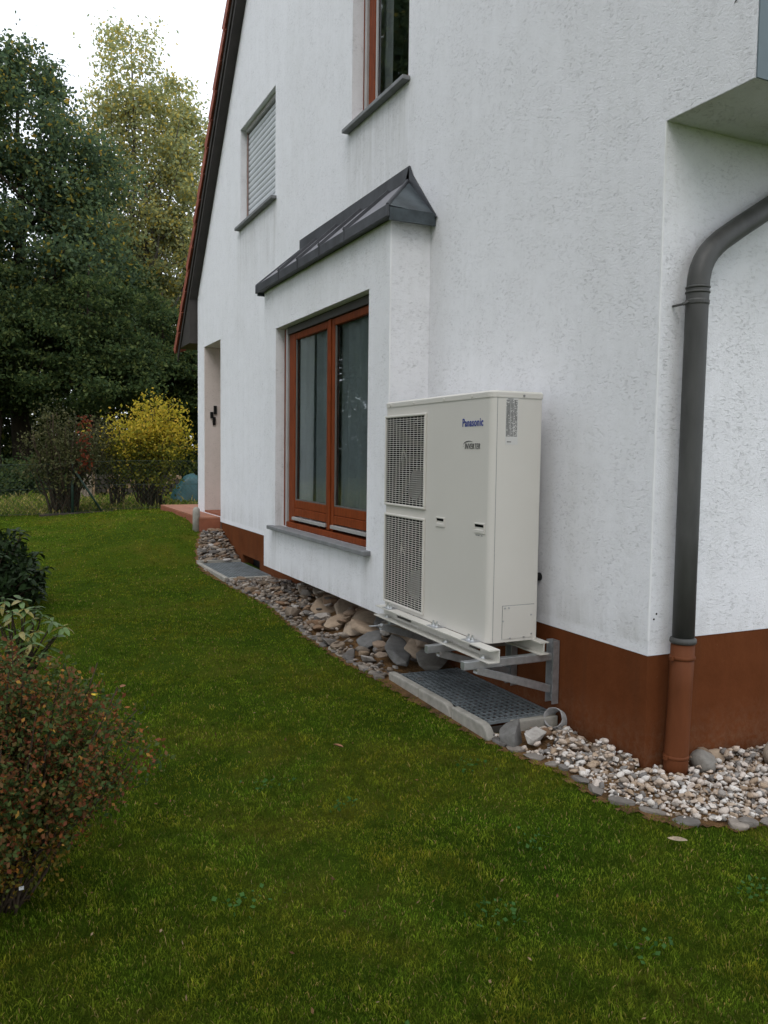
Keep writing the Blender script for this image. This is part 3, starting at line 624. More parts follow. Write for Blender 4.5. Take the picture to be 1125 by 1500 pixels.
for (y0, y1, z0, z1) in G:
    fr = MB(); xo, xi = PX0 - .014, PX0 + .004; w_ = .016
    fr.box(xo, xi, y0, y1, z0, z0 + w_); fr.box(xo, xi, y0, y1, z1 - w_, z1); fr.box(xo + .0005, xi, y0, y0 + w_, z0 + w_, z1 - w_); fr.box(xo + .0005, xi, y1 - w_, y1, z0 + w_, z1 - w_)
    gf = obj('fan_grille', fr, M['beige'], hp, bevel=.005)
    gl = MB(); nb = 42; dz = (z1 - z0 - 2 * w_) / nb
    for k in range(1, nb): z = z0 + w_ + k * dz; gl.box(PX0 - .010, PX0 - .006, y0 + w_ - .002, y1 - w_ + .002, z - .0018, z + .0018)
    for k in range(1, 11):
        y = y0 + w_ + k * (y1 - y0 - 2 * w_) / 11; gl.box(PX0 - .006, PX0 - .0035, y - .0010, y + .0010, z0 + w_ - .001, z1 - w_ + .001)
    tag(obj('grille_bars', gl, M['beige'], gf), kind='stuff')
    cy, cz = (y0 + y1) / 2, (z0 + z1) / 2
    sh = MB(); nseg = 32; pr = [(PX0 + .012, .275), (PX0 + .05, .262), (PX0 + .10, .262)]
    vs = [(x, cy + r_ * math.cos(2 * math.pi * k / nseg), cz + r_ * math.sin(2 * math.pi * k / nseg)) for x, r_ in pr for k in range(nseg)]
    fs = [(i * nseg + k, i * nseg + (k + 1) % nseg, (i + 1) * nseg + (k + 1) % nseg, (i + 1) * nseg + k) for i in range(2) for k in range(nseg)]
    hy, hz = (y1 - y0) / 2, (z1 - z0) / 2; o_ = len(vs)
    for k in range(nseg):
        ca, sa = math.cos(2 * math.pi * k / nseg), math.sin(2 * math.pi * k / nseg); q = 1 / max(abs(ca) / hy, abs(sa) / hz); vs.append((PX0 + .012, cy + q * ca, cz + q * sa))
    fs += [(k, (k + 1) % nseg, o_ + (k + 1) % nseg, o_ + k) for k in range(nseg)]
    obj('fan_shroud', sh.add(vs, fs), M['inner_dark'], hp, smooth=True)
    fan = obj('fan', MB().tube([(PX0 + .03, cy, cz), (PX0 + .11, cy, cz)], [.055, .065], 20), M['fan'], hp, smooth=False)
    for k in range(3):
        bl = MB(); a0 = 2 * math.pi * k / 3 + .4; nr, na = 5, 8; vs = []
        for i in range(nr):
            r_ = .06 + i * .047
            for j in range(na):
                a = a0 + (j / (na - 1)) * (1.25 + .25 * i / nr) + .12 * i
                vs.append((PX0 + .045 + .06 * j / (na - 1), cy + r_ * math.cos(a), cz + r_ * math.sin(a)))
        bl.add(vs, [(i * na + j, i * na + j + 1, (i + 1) * na + j + 1, (i + 1) * na + j) for i in range(nr - 1) for j in range(na - 1)])
        bo = obj('blade', bl, M['fan'], fan, smooth=True)
# recessed handles
for y0, y1, z0, z1 in ((1.212, 1.314, 1.122, 1.178), (.777, .885, 1.122, 1.178)):
    h = MB(); xo = PX0 - .006
    h.box(xo, PX0 + .001, y0, y1, z1 - .008, z1); h.box(xo, PX0 + .001, y0, y1, z0, z0 + .020); h.box(xo, PX0 + .001, y0, y0 + .009, z0 + .02, z1 - .008); h.box(xo, PX0 + .001, y1 - .009, y1, z0 + .02, z1 - .008)
    ho = obj('handle', h, M['beige'], hp, bevel=.002)
    obj('hand_hole_shade', MB().box(PX0 - .0022, PX0 + .02, y0 + .009, y1 - .009, z0 + .034, z1 - .0085), M['inner_dark'], ho)  # black block paints the shade in the upper half of the shallow recess
    obj('hand_hole_slope', MB().prism([(PX0 - .0026, y0 + .010, z0 + .02), (PX0 - .0026, y0 + .010, z0 + .033), (PX0 - .0026, y0 + .015, z0 + .033), (PX0 - .0026, y0 + .015, z0 + .02)][:4], [(PX0 - .0026, y1 - .010, z0 + .02), (PX0 - .0026, y1 - .010, z0 + .033), (PX0 - .0026, y1 - .015, z0 + .033), (PX0 - .0026, y1 - .015, z0 + .02)]), M['beige_rail'], ho) if False else None
obj('handle_print', MB().box(PX0 - .0015, PX0 + .001, .80, .815, 1.108, 1.113).box(PX0 - .0015, PX0 + .001, .83, .85, 1.108, 1.113).box(PX0 - .0015, PX0 + .001, .855, .87, 1.108, 1.113), M['print'], hp)
# seams of the corner panel, lid screws, screws
obj('panel_seam', MB().box(-.3985, -.396, PY0 - .0012, PY0 + .001, PZ0 + .005, PZ1 - .034), M['print'], hp)
for y in (1.95, 1.62, 1.24, .93): obj('screw', MB().tube([(PX0 - .009, y, PZ1 - .02), (PX0 - .003, y, PZ1 - .02)], .007, 8), M['beige_rail'], hp)
obj('screw', MB().tube([(-.235, PY0 - .009, PZ1 - .02), (-.235, PY0 - .003, PZ1 - .02)], .006, 8), M['print'], hp)
# service panel on the end face
sv = MB().box(-.338, -.138, PY0 - .003, PY0 + .001, .556, .735); sp = obj('service_panel', sv, M['beige'], hp, bevel=.001)
obj('panel_gap', MB().box(-.341, -.135, PY0 - .0012, PY0 + .0012, .7352, .7385).box(-.341, -.3385, PY0 - .0012, PY0 + .0012, .556, .735), M['print'], hp)
for x, z in ((-.325, .725), (-.30, .725), (-.155, .68), (-.335, .655), (-.20, .56), (-.29, .56), (-.152, .575)): obj('panel_screw', MB().tube([(x, PY0 - .007, z), (x, PY0 - .002, z)], .0045, 8), M['galv'], sp)
# information label: rows of fine print
st = obj('info_label', MB().box(-.345, -.268, PY0 - .0016, PY0 + .001, 1.60, 1.848), M['sticker'], hp)
pr = MB(); random.seed(3); z = 1.832
pr.box(-.333, -.300, PY0 - .0025, PY0 - .0010, 1.838, 1.8415)
while z > 1.640:
    for (c0_, c1_, pb_) in ((-.343, -.318, .95), (-.315, -.297, .85), (-.294, -.274, .8)):
        x = c0_
        while x < c1_:
            wd = random.uniform(.002, .006)
            if random.random() < pb_: pr.box(x, min(x + wd, c1_), PY0 - .0025, PY0 - .0010, z, z + .0024)
            x += wd + .0012
    z -= .0042
pr.box(-.336, -.31, PY0 - .0025, PY0 - .0010, 1.612, 1.616)
tag(obj('fine_print', pr, M['ink'], st), kind='stuff')
# lettering
def lettering(name, body, size, y_left, zbase, mat, width=None, offset=0, shear=0, parent=hp):
    cu = bpy.data.curves.new(name, 'FONT'); cu.body = body; cu.size = size; cu.offset = offset; cu.extrude = .0008; cu.shear = shear; cu.resolution_u = 4; cu.space_character = 1.12
    tmp = bpy.data.objects.new('tmp_text', cu); COL.objects.link(tmp)
    dg = bpy.context.evaluated_depsgraph_get(); dg.update()
    me = bpy.data.meshes.new_from_object(tmp.evaluated_get(dg)); me.name = name
    bpy.data.objects.remove(tmp); bpy.data.curves.remove(cu)
    co = np.empty(len(me.vertices) * 3, np.float32); me.vertices.foreach_get('co', co); co = co.reshape(-1, 3)
    co[:, 0] -= co[:, 0].min(); k = (width / co[:, 0].max()) if width else 1
    out = np.stack([np.full(len(co), PX0 - .0016) - co[:, 2], y_left - co[:, 0] * k, zbase + co[:, 1]], 1) - np.array(ORG[parent.name])
    me.vertices.foreach_set('co', out.astype(np.float32).ravel()); me.update(); me.materials.clear(); me.materials.append(mat)
    return link(name, me, parent)
lettering('brand_lettering', 'Panasonic', .062, 1.030, 1.699, M['blue'], .214, .0010)
lettering('model_lettering', 'INVERTER', .044, 1.000, 1.575, M['ink'], .158, .0, .2)
sw = MB(); k = 18
for i in range(k + 1):
    a = R(205 - 150 * i / k); rr_ = .5; wdt = .005 * math.sin(math.pi * (i + 1.5) / (k + 3)) + .0006
    cy_, cz_ = .953 - .058 * math.cos(a) * -1 * -1, 1.600
    yy, zz = .955 - .062 * math.cos(a), 1.596 + .022 * math.sin(a)
    sw.v += [(PX0 - .0022, yy, zz - wdt / 2), (PX0 - .0022, yy, zz + wdt / 2)]
for i in range(k): sw.f.append((2 * i, 2 * i + 1, 2 * i + 3, 2 * i + 2))
obj('swoosh', sw, M['ink'], hp)
obj('pipe_plug', MB().tube([(0.0, .872, .86), (-.045, .872, .86)], .024, 12).tube([(-.045, .872, .86), (-.065, .872, .86)], .030, 12), M['black'], hp)
# feet
for x in (-.46, -.12):
    for y in (1.86, 1.28, .80): pass

# ------------------------------------------------------------------ bracket carrying the heat pump
bk = thing('pump_bracket', (0, 1.3, .2), 'galvanised wall bracket with painted channel rails carrying the heat pump', 'bracket')
rail = MB(); y0, y1 = .60, 2.0; xa, xb = -.505, -.435
rail.box(xa, xb, y0, y1, .532, .5385); rail.box(xa, xb, y0, y1 + .02, .4685, .475)
for s0, s1 in ((.60, .78), (.90, 1.60), (1.80, 2.0)): rail.box(xb - .007, xb - .0005, s0, s1, .4752, .5318)
rail.box(xb - .007, xb - .0005, .78, .90, .4752, .490); rail.box(xb - .007, xb - .0005, 1.6, 1.8, .4752, .488)
obj('channel_rail', rail, M['beige_rail'], bk)
rail = MB(); xa, xb = -.145, -.085
rail.box(xa, xb, .655, 2.0, .532, .5385).box(xa, xb, .655, 2.0, .4685, .475).box(xa + .025, xa + .032, .655, 2.0, .4752, .5318); obj('channel_rail', rail, M['beige_rail'], bk)
for y in (.70, 1.10, 1.88):
    q = MB().box(-.60 if y < 1.5 else -.46, -.045, y - .02, y + .02, .428, .4675).box(-.60, -.045, y - .015, y + .015, .4235, .4278); obj('arm', q, M['galv'], bk, bevel=.003)
    s = MB(); p0, p1 = Vector((-.52, y, .418)), Vector((-.045, y, .265)); d_ = Vector((0, .017, 0)); h_ = Vector((.006, 0, .02))
    s.prism([p0 - d_ - h_, p0 + d_ - h_, p0 + d_ + h_, p0 - d_ + h_], [p1 - d_ - h_, p1 + d_ - h_, p1 + d_ + h_, p1 - d_ + h_]); obj('strut', s, M['galv'], bk, bevel=.003)
    u = MB().box(-.010, -.004, y - .032, y + .032, .185, .535).box(-.045, -.0105, y - .032, y - .026, .185, .535).box(-.045, -.0105, y + .026, y + .032, .185, .535); obj('upright', u, M['galv'], bk)
    for z in (.50, .35, .22): obj('bolt', MB().tube([(-.024, y, z), (-.0105, y, z)], .011, 6), M['steel'], bk)
    obj('pivot_bolt', MB().tube([(-.52, y - .026, .42), (-.52, y + .026, .42)], .009, 6), M['steel'], bk)
    obj('bolt', MB().tube([(-.475, y, .4755), (-.475, y, .492)], .012, 6).tube([(-.475, y, .4755), (-.475, y, .479)], .022, 10), M['steel'], bk)
for y in (1.88, 1.84, 1.26, 1.22, .86, .82):
    obj('bolt', MB().tube([(-.468, y, .539), (-.468, y, .543)], .021, 10).tube([(-.468, y, .543), (-.468, y, .556)], .012, 6).tube([(-.468, y, .556), (-.468, y, .572)], .005, 6), M['steel'], bk)
for y in (1.86, 1.24, .84): obj('foot_plate', MB().box(-.50, -.41, y - .05, y + .05, .5388, .5412), M['galv'], bk)

# ------------------------------------------------------------------ light wells
def well(Wb, zt, label, kerbs, bars):
    x0, x1, y0, y1 = Wb
    t_ = thing('light_well', (x0, y0, zt), label, 'light well', 'basement light wells')
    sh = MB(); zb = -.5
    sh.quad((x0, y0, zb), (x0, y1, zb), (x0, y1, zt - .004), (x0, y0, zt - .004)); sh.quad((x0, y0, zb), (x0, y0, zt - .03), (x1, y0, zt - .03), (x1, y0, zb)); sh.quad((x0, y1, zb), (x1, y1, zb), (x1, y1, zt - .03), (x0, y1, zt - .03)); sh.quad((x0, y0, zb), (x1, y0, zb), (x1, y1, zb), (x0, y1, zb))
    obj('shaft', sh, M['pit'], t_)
    g_ = MB(); f_ = .012; z1_ = zt - .004; z0_ = zt - .018
    g_.box(x0, x1, y0, y0 + f_, z0_, z1_).box(x0, x1, y1 - f_, y1, z0_, z1_).box(x0, x0 + f_, y0 + f_, y1 - f_, z0_, z1_).box(x1 - f_, x1, y0 + f_, y1 - f_, z0_, z1_)
    gt = obj('grating', g_, M['grate'], t_)
    b_ = MB(); ny = int((y1 - y0) / bars[0]); nx_ = int((x1 - x0) / bars[1])
    for k in range(1, ny): y = y0 + k * (y1 - y0) / ny; b_.box(x0 + f_, x1 - f_, y - .0045, y + .0045, z0_, z1_ - .002)
    for k in range(1, nx_): x = x0 + k * (x1 - x0) / nx_; b_.box(x - .003, x + .003, y0 + f_, y1 - f_, z0_ + .006, z1_ - .001)
    tag(obj('grating_bars', b_, M['grate'], gt), kind='stuff')
    for (ya_, yb2, rnd) in kerbs:
        k_ = MB(); h0 = zt - .20; xk0, xk1 = x0 - .052, x0 - .003; rr2 = .09
        pts = [(ya_ + (rr2 * (1 - math.sin(R(90 * q / 6))) if rnd else 0), zt + .006 - (rr2 * (1 - math.cos(R(90 * q / 6))) if rnd else 0)) for q in range(6, -1, -1)] if False else None
        out = [(yb2, h0), (yb2, zt + .008)]
        if rnd: out += [(ya_ + rr2 * (1 - math.sin(R(a))), zt + .008 - rr2 * (1 - math.cos(R(a)))) for a in (0, 18, 36, 54, 72, 90)]
        else: out += [(ya_, zt + .008)]
        out += [(ya_, h0)]
        k_.prism([(xk0, y, z) for y, z in out], [(xk1, y, z) for y, z in out]); obj('kerb_stone', k_, M['concrete'], t_, bevel=.009)
    return t_
wl = well(W1, .128, 'basement light well with steel grating and rounded concrete kerbs beneath the heat pump', [(.60, .985, True), (.992, 1.385, True), (1.392, 1.80, False)], (.050, .036))
obj('clip', MB().box(-.40, -.36, 1.60, 1.61, .125, .131).box(-.40, -.36, 1.57, 1.58, .125, .131), M['steel'], wl)
obj('end_kerb', MB().box(-.30, -.01, .655, .698, 0, .122), M['concrete'], wl, bevel=.006)
w2 = well(W2, .185, 'far basement light well with grey grating and low kerb below the cellar window', [(5.82, 6.50, False), (6.507, 7.16, False)], (.036, .034))
obj('end_kerb', MB().box(-.52, -.01, 5.83, 5.876, .02, .18), M['concrete'], w2, bevel=.006)
obj('end_kerb', MB().box(-.55, -.004, 7.124, 7.165, .0, .215), M['concrete'], w2, bevel=.006)

# ------------------------------------------------------------------ stones
def rock_mesh(name, mat, seed, slab=False, npt=18):
    """angular stone: bevelled convex hull of a few jittered points"""
    r_ = random.Random(seed); bm = bmesh.new()
    if slab:
        k = r_.randint(5, 7)
        for z, f_ in ((-.9, .88), (.75, 1.0), (1.0, .72)):
            for i in range(k):
                a = 6.283 * (i + r_.uniform(-.28, .28)) / k; q = f_ * r_.uniform(.74, 1.05); bm.verts.new((q * math.cos(a), q * math.sin(a), z * r_.uniform(.8, 1.05)))
    else:
        for i in range(npt):
            d = Vector((r_.gauss(0, 1), r_.gauss(0, 1), r_.gauss(0, 1))).normalized(); bm.verts.new(d * r_.uniform(.8, 1.05))
    bmesh.ops.convex_hull(bm, input=bm.verts[:]); bmesh.ops.delete(bm, geom=[v for v in bm.verts if not v.link_faces], context='VERTS')
    bmesh.ops.dissolve_limit(bm, angle_limit=R(14), verts=bm.verts[:], edges=bm.edges[:])
    bmesh.ops.bevel(bm, geom=bm.edges[:], offset=.05 if not slab else .06, segments=1, profile=.6, affect='EDGES', clamp_overlap=True)
    me = bpy.data.meshes.new(name); bm.to_mesh(me); bm.free(); me.materials.append(mat); me.shade_smooth(); me.set_sharp_from_angle(angle=R(24)); return me
def stone_mesh(name, mat, sub, seed, flat=.6, ang=0.0):
    bm = bmesh.new(); bmesh.ops.create_icosphere(bm, subdivisions=sub, radius=1)
    r_ = random.Random(seed); off = Vector((r_.uniform(-50, 50), r_.uniform(-50, 50), r_.uniform(-50, 50)))
    cuts = [(Vector((r_.gauss(0, 1), r_.gauss(0, 1), r_.gauss(0, .8))).normalized(), r_.uniform(.52, .85)) for _ in range(7 if ang else 3)]
    for v in bm.verts:
        d = v.co.normalized(); q = 1 + .22 * mnoise.noise(d * 1.3 + off) + .08 * mnoise.noise(d * 3.1 + off)
        p = d * q
        for nn, h in cuts:
            e_ = p.dot(nn) - h
            if e_ > 0: p = p - nn * e_ * (.92 if ang else .6)
        v.co = p
    me = bpy.data.meshes.new(name); bm.to_mesh(me); bm.free(); me.materials.append(mat)
    me.shade_smooth()
    if ang: me.set_sharp_from_angle(angle=R(28))
    return me
# stacking height field over the bed
HG = .02; hx0, hy0 = -.8, -1.0; hnx, hny = 130, 470
hxx, hyy = np.meshgrid(hx0 + HG * np.arange(hnx), hy0 + HG * np.arange(hny), indexing='ij'); HF = bedh(hxx, hyy)
def settle(x, y, a, b_, c, rot, lift=.35):
    r_ = max(a, b_); i0, i1 = int((x - r_ - hx0) / HG), int((x + r_ - hx0) / HG) + 2; j0, j1 = int((y - r_ - hy0) / HG), int((y + r_ - hy0) / HG) + 2
    i0, j0 = max(i0, 0), max(j0, 0); i1, j1 = min(i1, hnx), min(j1, hny)
    X_, Y_ = hxx[i0:i1, j0:j1] - x, hyy[i0:i1, j0:j1] - y
    u_ = (X_ * math.cos(rot) + Y_ * math.sin(rot)) / a; v_ = (-X_ * math.sin(rot) + Y_ * math.cos(rot)) / b_; q = u_ * u_ + v_ * v_
    mk = q < 1
    if not mk.any(): return float(bedh(x, y)) + c * lift
    z = float(HF[i0:i1, j0:j1][mk].mean()) + c * lift
    topz = z + c * np.sqrt(np.clip(1 - q, 0, 1)); HF[i0:i1, j0:j1] = np.where(mk, np.maximum(HF[i0:i1, j0:j1], topz), HF[i0:i1, j0:j1])
    return z
def hf(x, y): return float(HF[min(max(int((x - hx0) / HG + .5), 0), hnx - 1), min(max(int((y - hy0) / HG + .5), 0), hny - 1)] - bedh(x, y))
def in_well(x, y, m=.0): return any(a - m < x < b_ + m and c - m < y < d + m for a, b_, c, d in ((W1[0] - .055, W1[1], W1[2] - .06, W1[3] + .03), (W2[0] - .055, W2[1], W2[2] - .05, W2[3])))
def place_stone(name, mesh, x, y, a, b_, c, rot, tilt=(0, 0), parent=bed, lift=.35):
    z = settle(x, y, a, b_, c, rot, lift)
    o = link(name, mesh, parent, (x, y, z)); o.scale = (a, b_, c); o.rotation_euler = (tilt[0], tilt[1], rot); return o
big = [rock_mesh('slab', M['stone_warm'], 10 + k, True) for k in range(4)] + [rock_mesh('slab', M['stone_grey'], 20 + k, True) for k in range(3)]
cob = [rock_mesh('stone', M['stone_mix'], 30 + k, k % 3 == 0, 12) for k in range(6)] + [stone_mesh('stone', M['stone_mix'], 2, 30 + k) for k in range(4)]
edg = [rock_mesh('edging_stone', M['stone_edge'], 50 + k, True) for k in range(6)]
pebs = [stone_mesh('pebble', M['pebble'], 1, 70 + k) for k in range(4)] + [rock_mesh('pebble', M['pebble'], 80 + k, npt=11) for k in range(5)]
# edging pieces along the lawn
rs_ = random.Random(5)
y = -.60; 
edge_pts = []
while y < 8.1:
    ln = rs_.uniform(.06, .13) * (1 if y < 1 else .9); 
    if not (W1[2] - .12 < y < W1[3] + .05 or W2[2] - .08 < y < W2[3] + .03): edge_pts.append((float(bedx(y)) + .035, y, ln))
    y += ln * 1.08
x = -.0
while x < 1.4:
    ln = rs_.uniform(.07, .13); edge_pts.append((x, float(np.interp(x, [-.05, .35, 1.5], [-.60, -.675, -.775])), ln)); x += ln * 1.12
for (x, y, ln) in edge_pts:
    dy = .05; tx = float(bedx(y + dy) - bedx(y - dy)); rot = math.atan2(2 * dy, tx) if x < -.05 else rs_.uniform(-.15, .05)
    place_stone('edging_stone', rs_.choice(edg), x + rs_.uniform(-.01, .01), y, ln * rs_.uniform(.5, .68), rs_.uniform(.026, .052), rs_.uniform(.010, .022), rot + rs_.uniform(-.35, .35), (rs_.uniform(-.2, .2), rs_.uniform(-.2, .2)), lift=rs_.uniform(-.35, .2))
# the big slabs leaning below the bay: x y a b c rot tilt mesh
for (x, y, a, b_, c, rot, tx, ty, k) in ((-.16, 2.95, .17, .12, .060, .5, .1, .25, 0), (-.20, 2.62, .20, .13, .050, 1.9, .35, .1, 1), (-.06, 2.35, .20, .14, .055, 1.2, .1, .3, 2), (-.12, 2.05, .12, .09, .05, 1.0, .1, .2, 3),
        (-.27, 2.12, .19, .075, .040, 1.25, .2, .1, 4), (-.14, 1.87, .16, .08, .05, 1.0, .3, .1, 5), (-.09, 3.40, .18, .12, .045, 1.3, .1, .3, 1), (-.18, 3.72, .15, .10, .04, 1.1, .1, .25, 3), (-.05, 4.05, .17, .10, .04, 1.6, .1, .25, 0),
        (-.33, 2.45, .10, .07, .05, .4, .2, .2, 6), (-.08, 3.05, .16, .10, .05, .8, 0, .3, 2), (-.05, 4.5, .14, .09, .04, 1.5, .1, .3, 3), (-.30, 3.18, .10, .07, .05, .4, .2, .2, 0), (-.03, 2.7, .16, .12, .08, .9, 0, .2, 6)):
    place_stone('slab', big[k], x, y, a * 1.5, b_ * 1.45, c * .62, rot, (tx * .5, -abs(ty) * 1.15 - .05), lift=.8)
pts = []
def dart(n, ylo, yhi, rlo, rhi, sep, xlo=None):
    got = 0
    for _ in range(n * 30):
        if got >= n: break
        y = rs_.uniform(ylo, yhi); xl = float(bedx(y)) + .07; x = rs_.uniform(xl, -.03); r_ = rs_.uniform(rlo, rhi)
        if in_well(x, y, r_ * .6): continue
        if any((x - px) ** 2 + (y - py) ** 2 < (sep * (r_ + pr_)) ** 2 for px, py, pr_ in pts): continue
        pts.append((x, y, r_)); got += 1
        if hf(x, y) > .05 and rs_.random() < .8: continue
        a = r_ * rs_.uniform(.95, 1.35); place_stone('stone', rs_.choice(cob[:8] if r_ > .03 else cob), x, y, a, r_ * rs_.uniform(.7, 1), r_ * rs_.uniform(.28, .55), rs_.uniform(0, 3.14), (rs_.uniform(-.35, .35), rs_.uniform(-.1, .45)), lift=.45)
dart(65, 1.85, 5.85, .055, .085, .62); dart(60, 7.13, 8.1, .04, .075, .6); pts = []; dart(230, 1.82, 5.85, .026, .05, .62)
# joined small chips between the stones
def joined(n, gen, meshes, name, mat, parent):
    Vs, Fs, o = [], [], 0
    base = []
    for m_ in meshes:
        m_.calc_loop_triangles(); base.append((np.array([v.co[:] for v in m_.vertices]), np.array([q.vertices[:] for q in m_.loop_triangles])))
    for q in gen:
        bv, bf = base[rs_.randrange(len(base))]; x, y, z, a, b_, c, rot, t1, t2 = q
        P = bv * np.array([a, b_, c]); m_ = np.array((Matrix.Rotation(rot, 3, 'Z') @ Matrix.Rotation(t1, 3, 'X') @ Matrix.Rotation(t2, 3, 'Y')))
        Vs.append(P @ m_.T + np.array([x, y, z])); Fs.append(bf + o); o += len(bv)
    me = fast_mesh(name, np.concatenate(Vs), np.concatenate(Fs), mat); me.shade_smooth()
    ob = link(name, me, parent); return tag(ob, kind='stuff')
gen = []
for _ in range(3600):
    y = rs_.uniform(1.8, 8.1); x = rs_.uniform(float(bedx(y)) + .03, -.01)
    if in_well(x, y) or hf(x, y) > .03: continue
    r_ = rs_.uniform(.010, .028); z = settle(x, y, r_, r_, r_ * .6, 0, .3); gen.append((x, y, z, r_ * 1.2, r_, r_ * .6, rs_.uniform(0, 6), rs_.uniform(-.4, .4), rs_.uniform(-.4, .4)))
joined(0, gen, pebs, 'stone_chips', M['chip_fill'], bed)
# named single stones near the corner
def boulder(label, mat, x, y, a, b_, c, rot, tilt, seed, ang, lift=.5, cat='stone'):
    me = rock_mesh('boulder', mat, seed, npt=11) if ang else stone_mesh('boulder', mat, 3, seed); z = settle(x, y, a, b_, c, rot, lift)
    o = link('boulder', me, None, (x, y, z)); o.scale = (a, b_, c); o.rotation_euler = (tilt[0], tilt[1], rot)
    return tag(o, label, cat, 'large stones by the plinth')
boulder('dark grey wedge-shaped rock leaning at the near end of the light well kerb', M['stone_grey'], -.375, .535, .135, .085, .075, .55, (.1, -.30), 107, 1)
boulder('pale angular block of stone beside the light well grating', M['stone_pale'], -.30, .46, .10, .065, .052, .5, (.1, .1), 102, 1)
boulder('speckled round grey cobble at the foot of the brown downpipe', M['stone_grey'], .285, -.10, .075, .062, .062, .4, (.2, .1), 103, 0)
boulder('large smooth tan boulder in the pebbles at the right edge of the picture', M['stone_warm'], .70, -.19, .105, .09, .085, .4, (.1, .2), 104, 0)
boulder('smooth brown oval cobble against the brown plinth right of the downpipe', M['stone_warm'], .41, -.05, .07, .045, .04, .2, (0, .1), 105, 0)
for x, y, a in ((-.15, .33, .058), (-.09, .17, .06), (-.20, .52, .055), (-.24, .33, .05), (-.05, .05, .045), (-.17, .42, .05), (-.10, .44, .06), (-.28, .22, .045), (-.05, .27, .06), (-.03, .12, .05), (.36, -.03, .05), (.47, -.06, .045)):
    place_stone('cobble', cob[6 + rs_.randrange(4)], x, y, a, a * .75, a * .55, rs_.uniform(0, 3), (rs_.uniform(-.3, .3), rs_.uniform(-.3, .3)))
# pebbles: 300 as objects, the rest as one mass
cand = []
for _ in range(60000):
    if len(cand) > 4600: break
    x, y = (rs_.uniform(-.5, .9), rs_.uniform(-.75, .66)) if rs_.random() < .75 else (rs_.uniform(.0, 2.2), rs_.uniform(-.85, 0))
    if not in_bed(x - .05, y + .0) or not in_bed(x, y - .055) or in_well(x, y, .0) or (x > -.01 and y > -.012): continue
    if (x - .127) ** 2 + (y + .075) ** 2 < .066 ** 2: continue
    if hf(x, y) > .045: continue
    cand.append((x, y, rs_.choice((.006, .007, .008, .009, .010, .011, .012, .013, .016, .021))))
cand.sort(key=lambda q: -q[2] / math.dist(q[:2], CAM[:2]) - (0 if q[0] < .85 else -1)); gen = []; vis = 0
for k, (x, y, r_) in enumerate(cand[::-1]):
    a, b_, c = r_ * rs_.uniform(1, 1.4), r_ * rs_.uniform(.75, 1), r_ * rs_.uniform(.5, .8); rot = rs_.uniform(0, 6.28); tl = (rs_.uniform(-.5, .5), rs_.uniform(-.5, .5))
    if k < len(cand) - 300:
        z = settle(x, y, a, b_, c, rot, .3); gen.append((x, y, z, a, b_, c, rot, *tl))
    else: place_stone('pebble', rs_.choice(pebs), x, y, a, b_, c, rot, tl, lift=.35)
joined(0, gen, pebs, 'pebble_mass', M['pebble_fill'], bed)
# broken drain pipe end standing in the stones
sp_ = MB(); n = 20; q0 = Vector((-.055, .66, .07)); ax = Vector((-.12, -.30, .95)).normalized(); s1 = ax.cross(Vector((0, 0, 1))).normalized(); s2 = ax.cross(s1)
ax = Vector((-.80, -.42, .42)).normalized(); s1 = ax.cross(Vector((0, 0, 1))).normalized(); s2 = s1.cross(ax); q0 = Vector((-.045, .63, .115)); vs = []
for r_, ln in ((.054, -.12), (.056, .04), (.051, .04), (.049, -.12)):
    for k in range(n):
        a = 2 * math.pi * k / n; jag = (.006 * math.sin(3 * a) + .004 * math.sin(7 * a + 1)) if ln > 0 else 0
        vs.append(q0 + ax * (ln + jag) + (s1 * math.cos(a) + s2 * math.sin(a)) * r_)
sp_.add(vs, [(i * n + k, i * n + (k + 1) % n, (i + 1) * n + (k + 1) % n, (i + 1) * n + k) for i in range(3) for k in range(n)])
tag(obj('drain_pipe', sp_, M['pvc'], smooth=True, origin=(-.03, .60, .1)), 'broken pale grey drain pipe end sticking out of the plinth among stones', 'pipe')

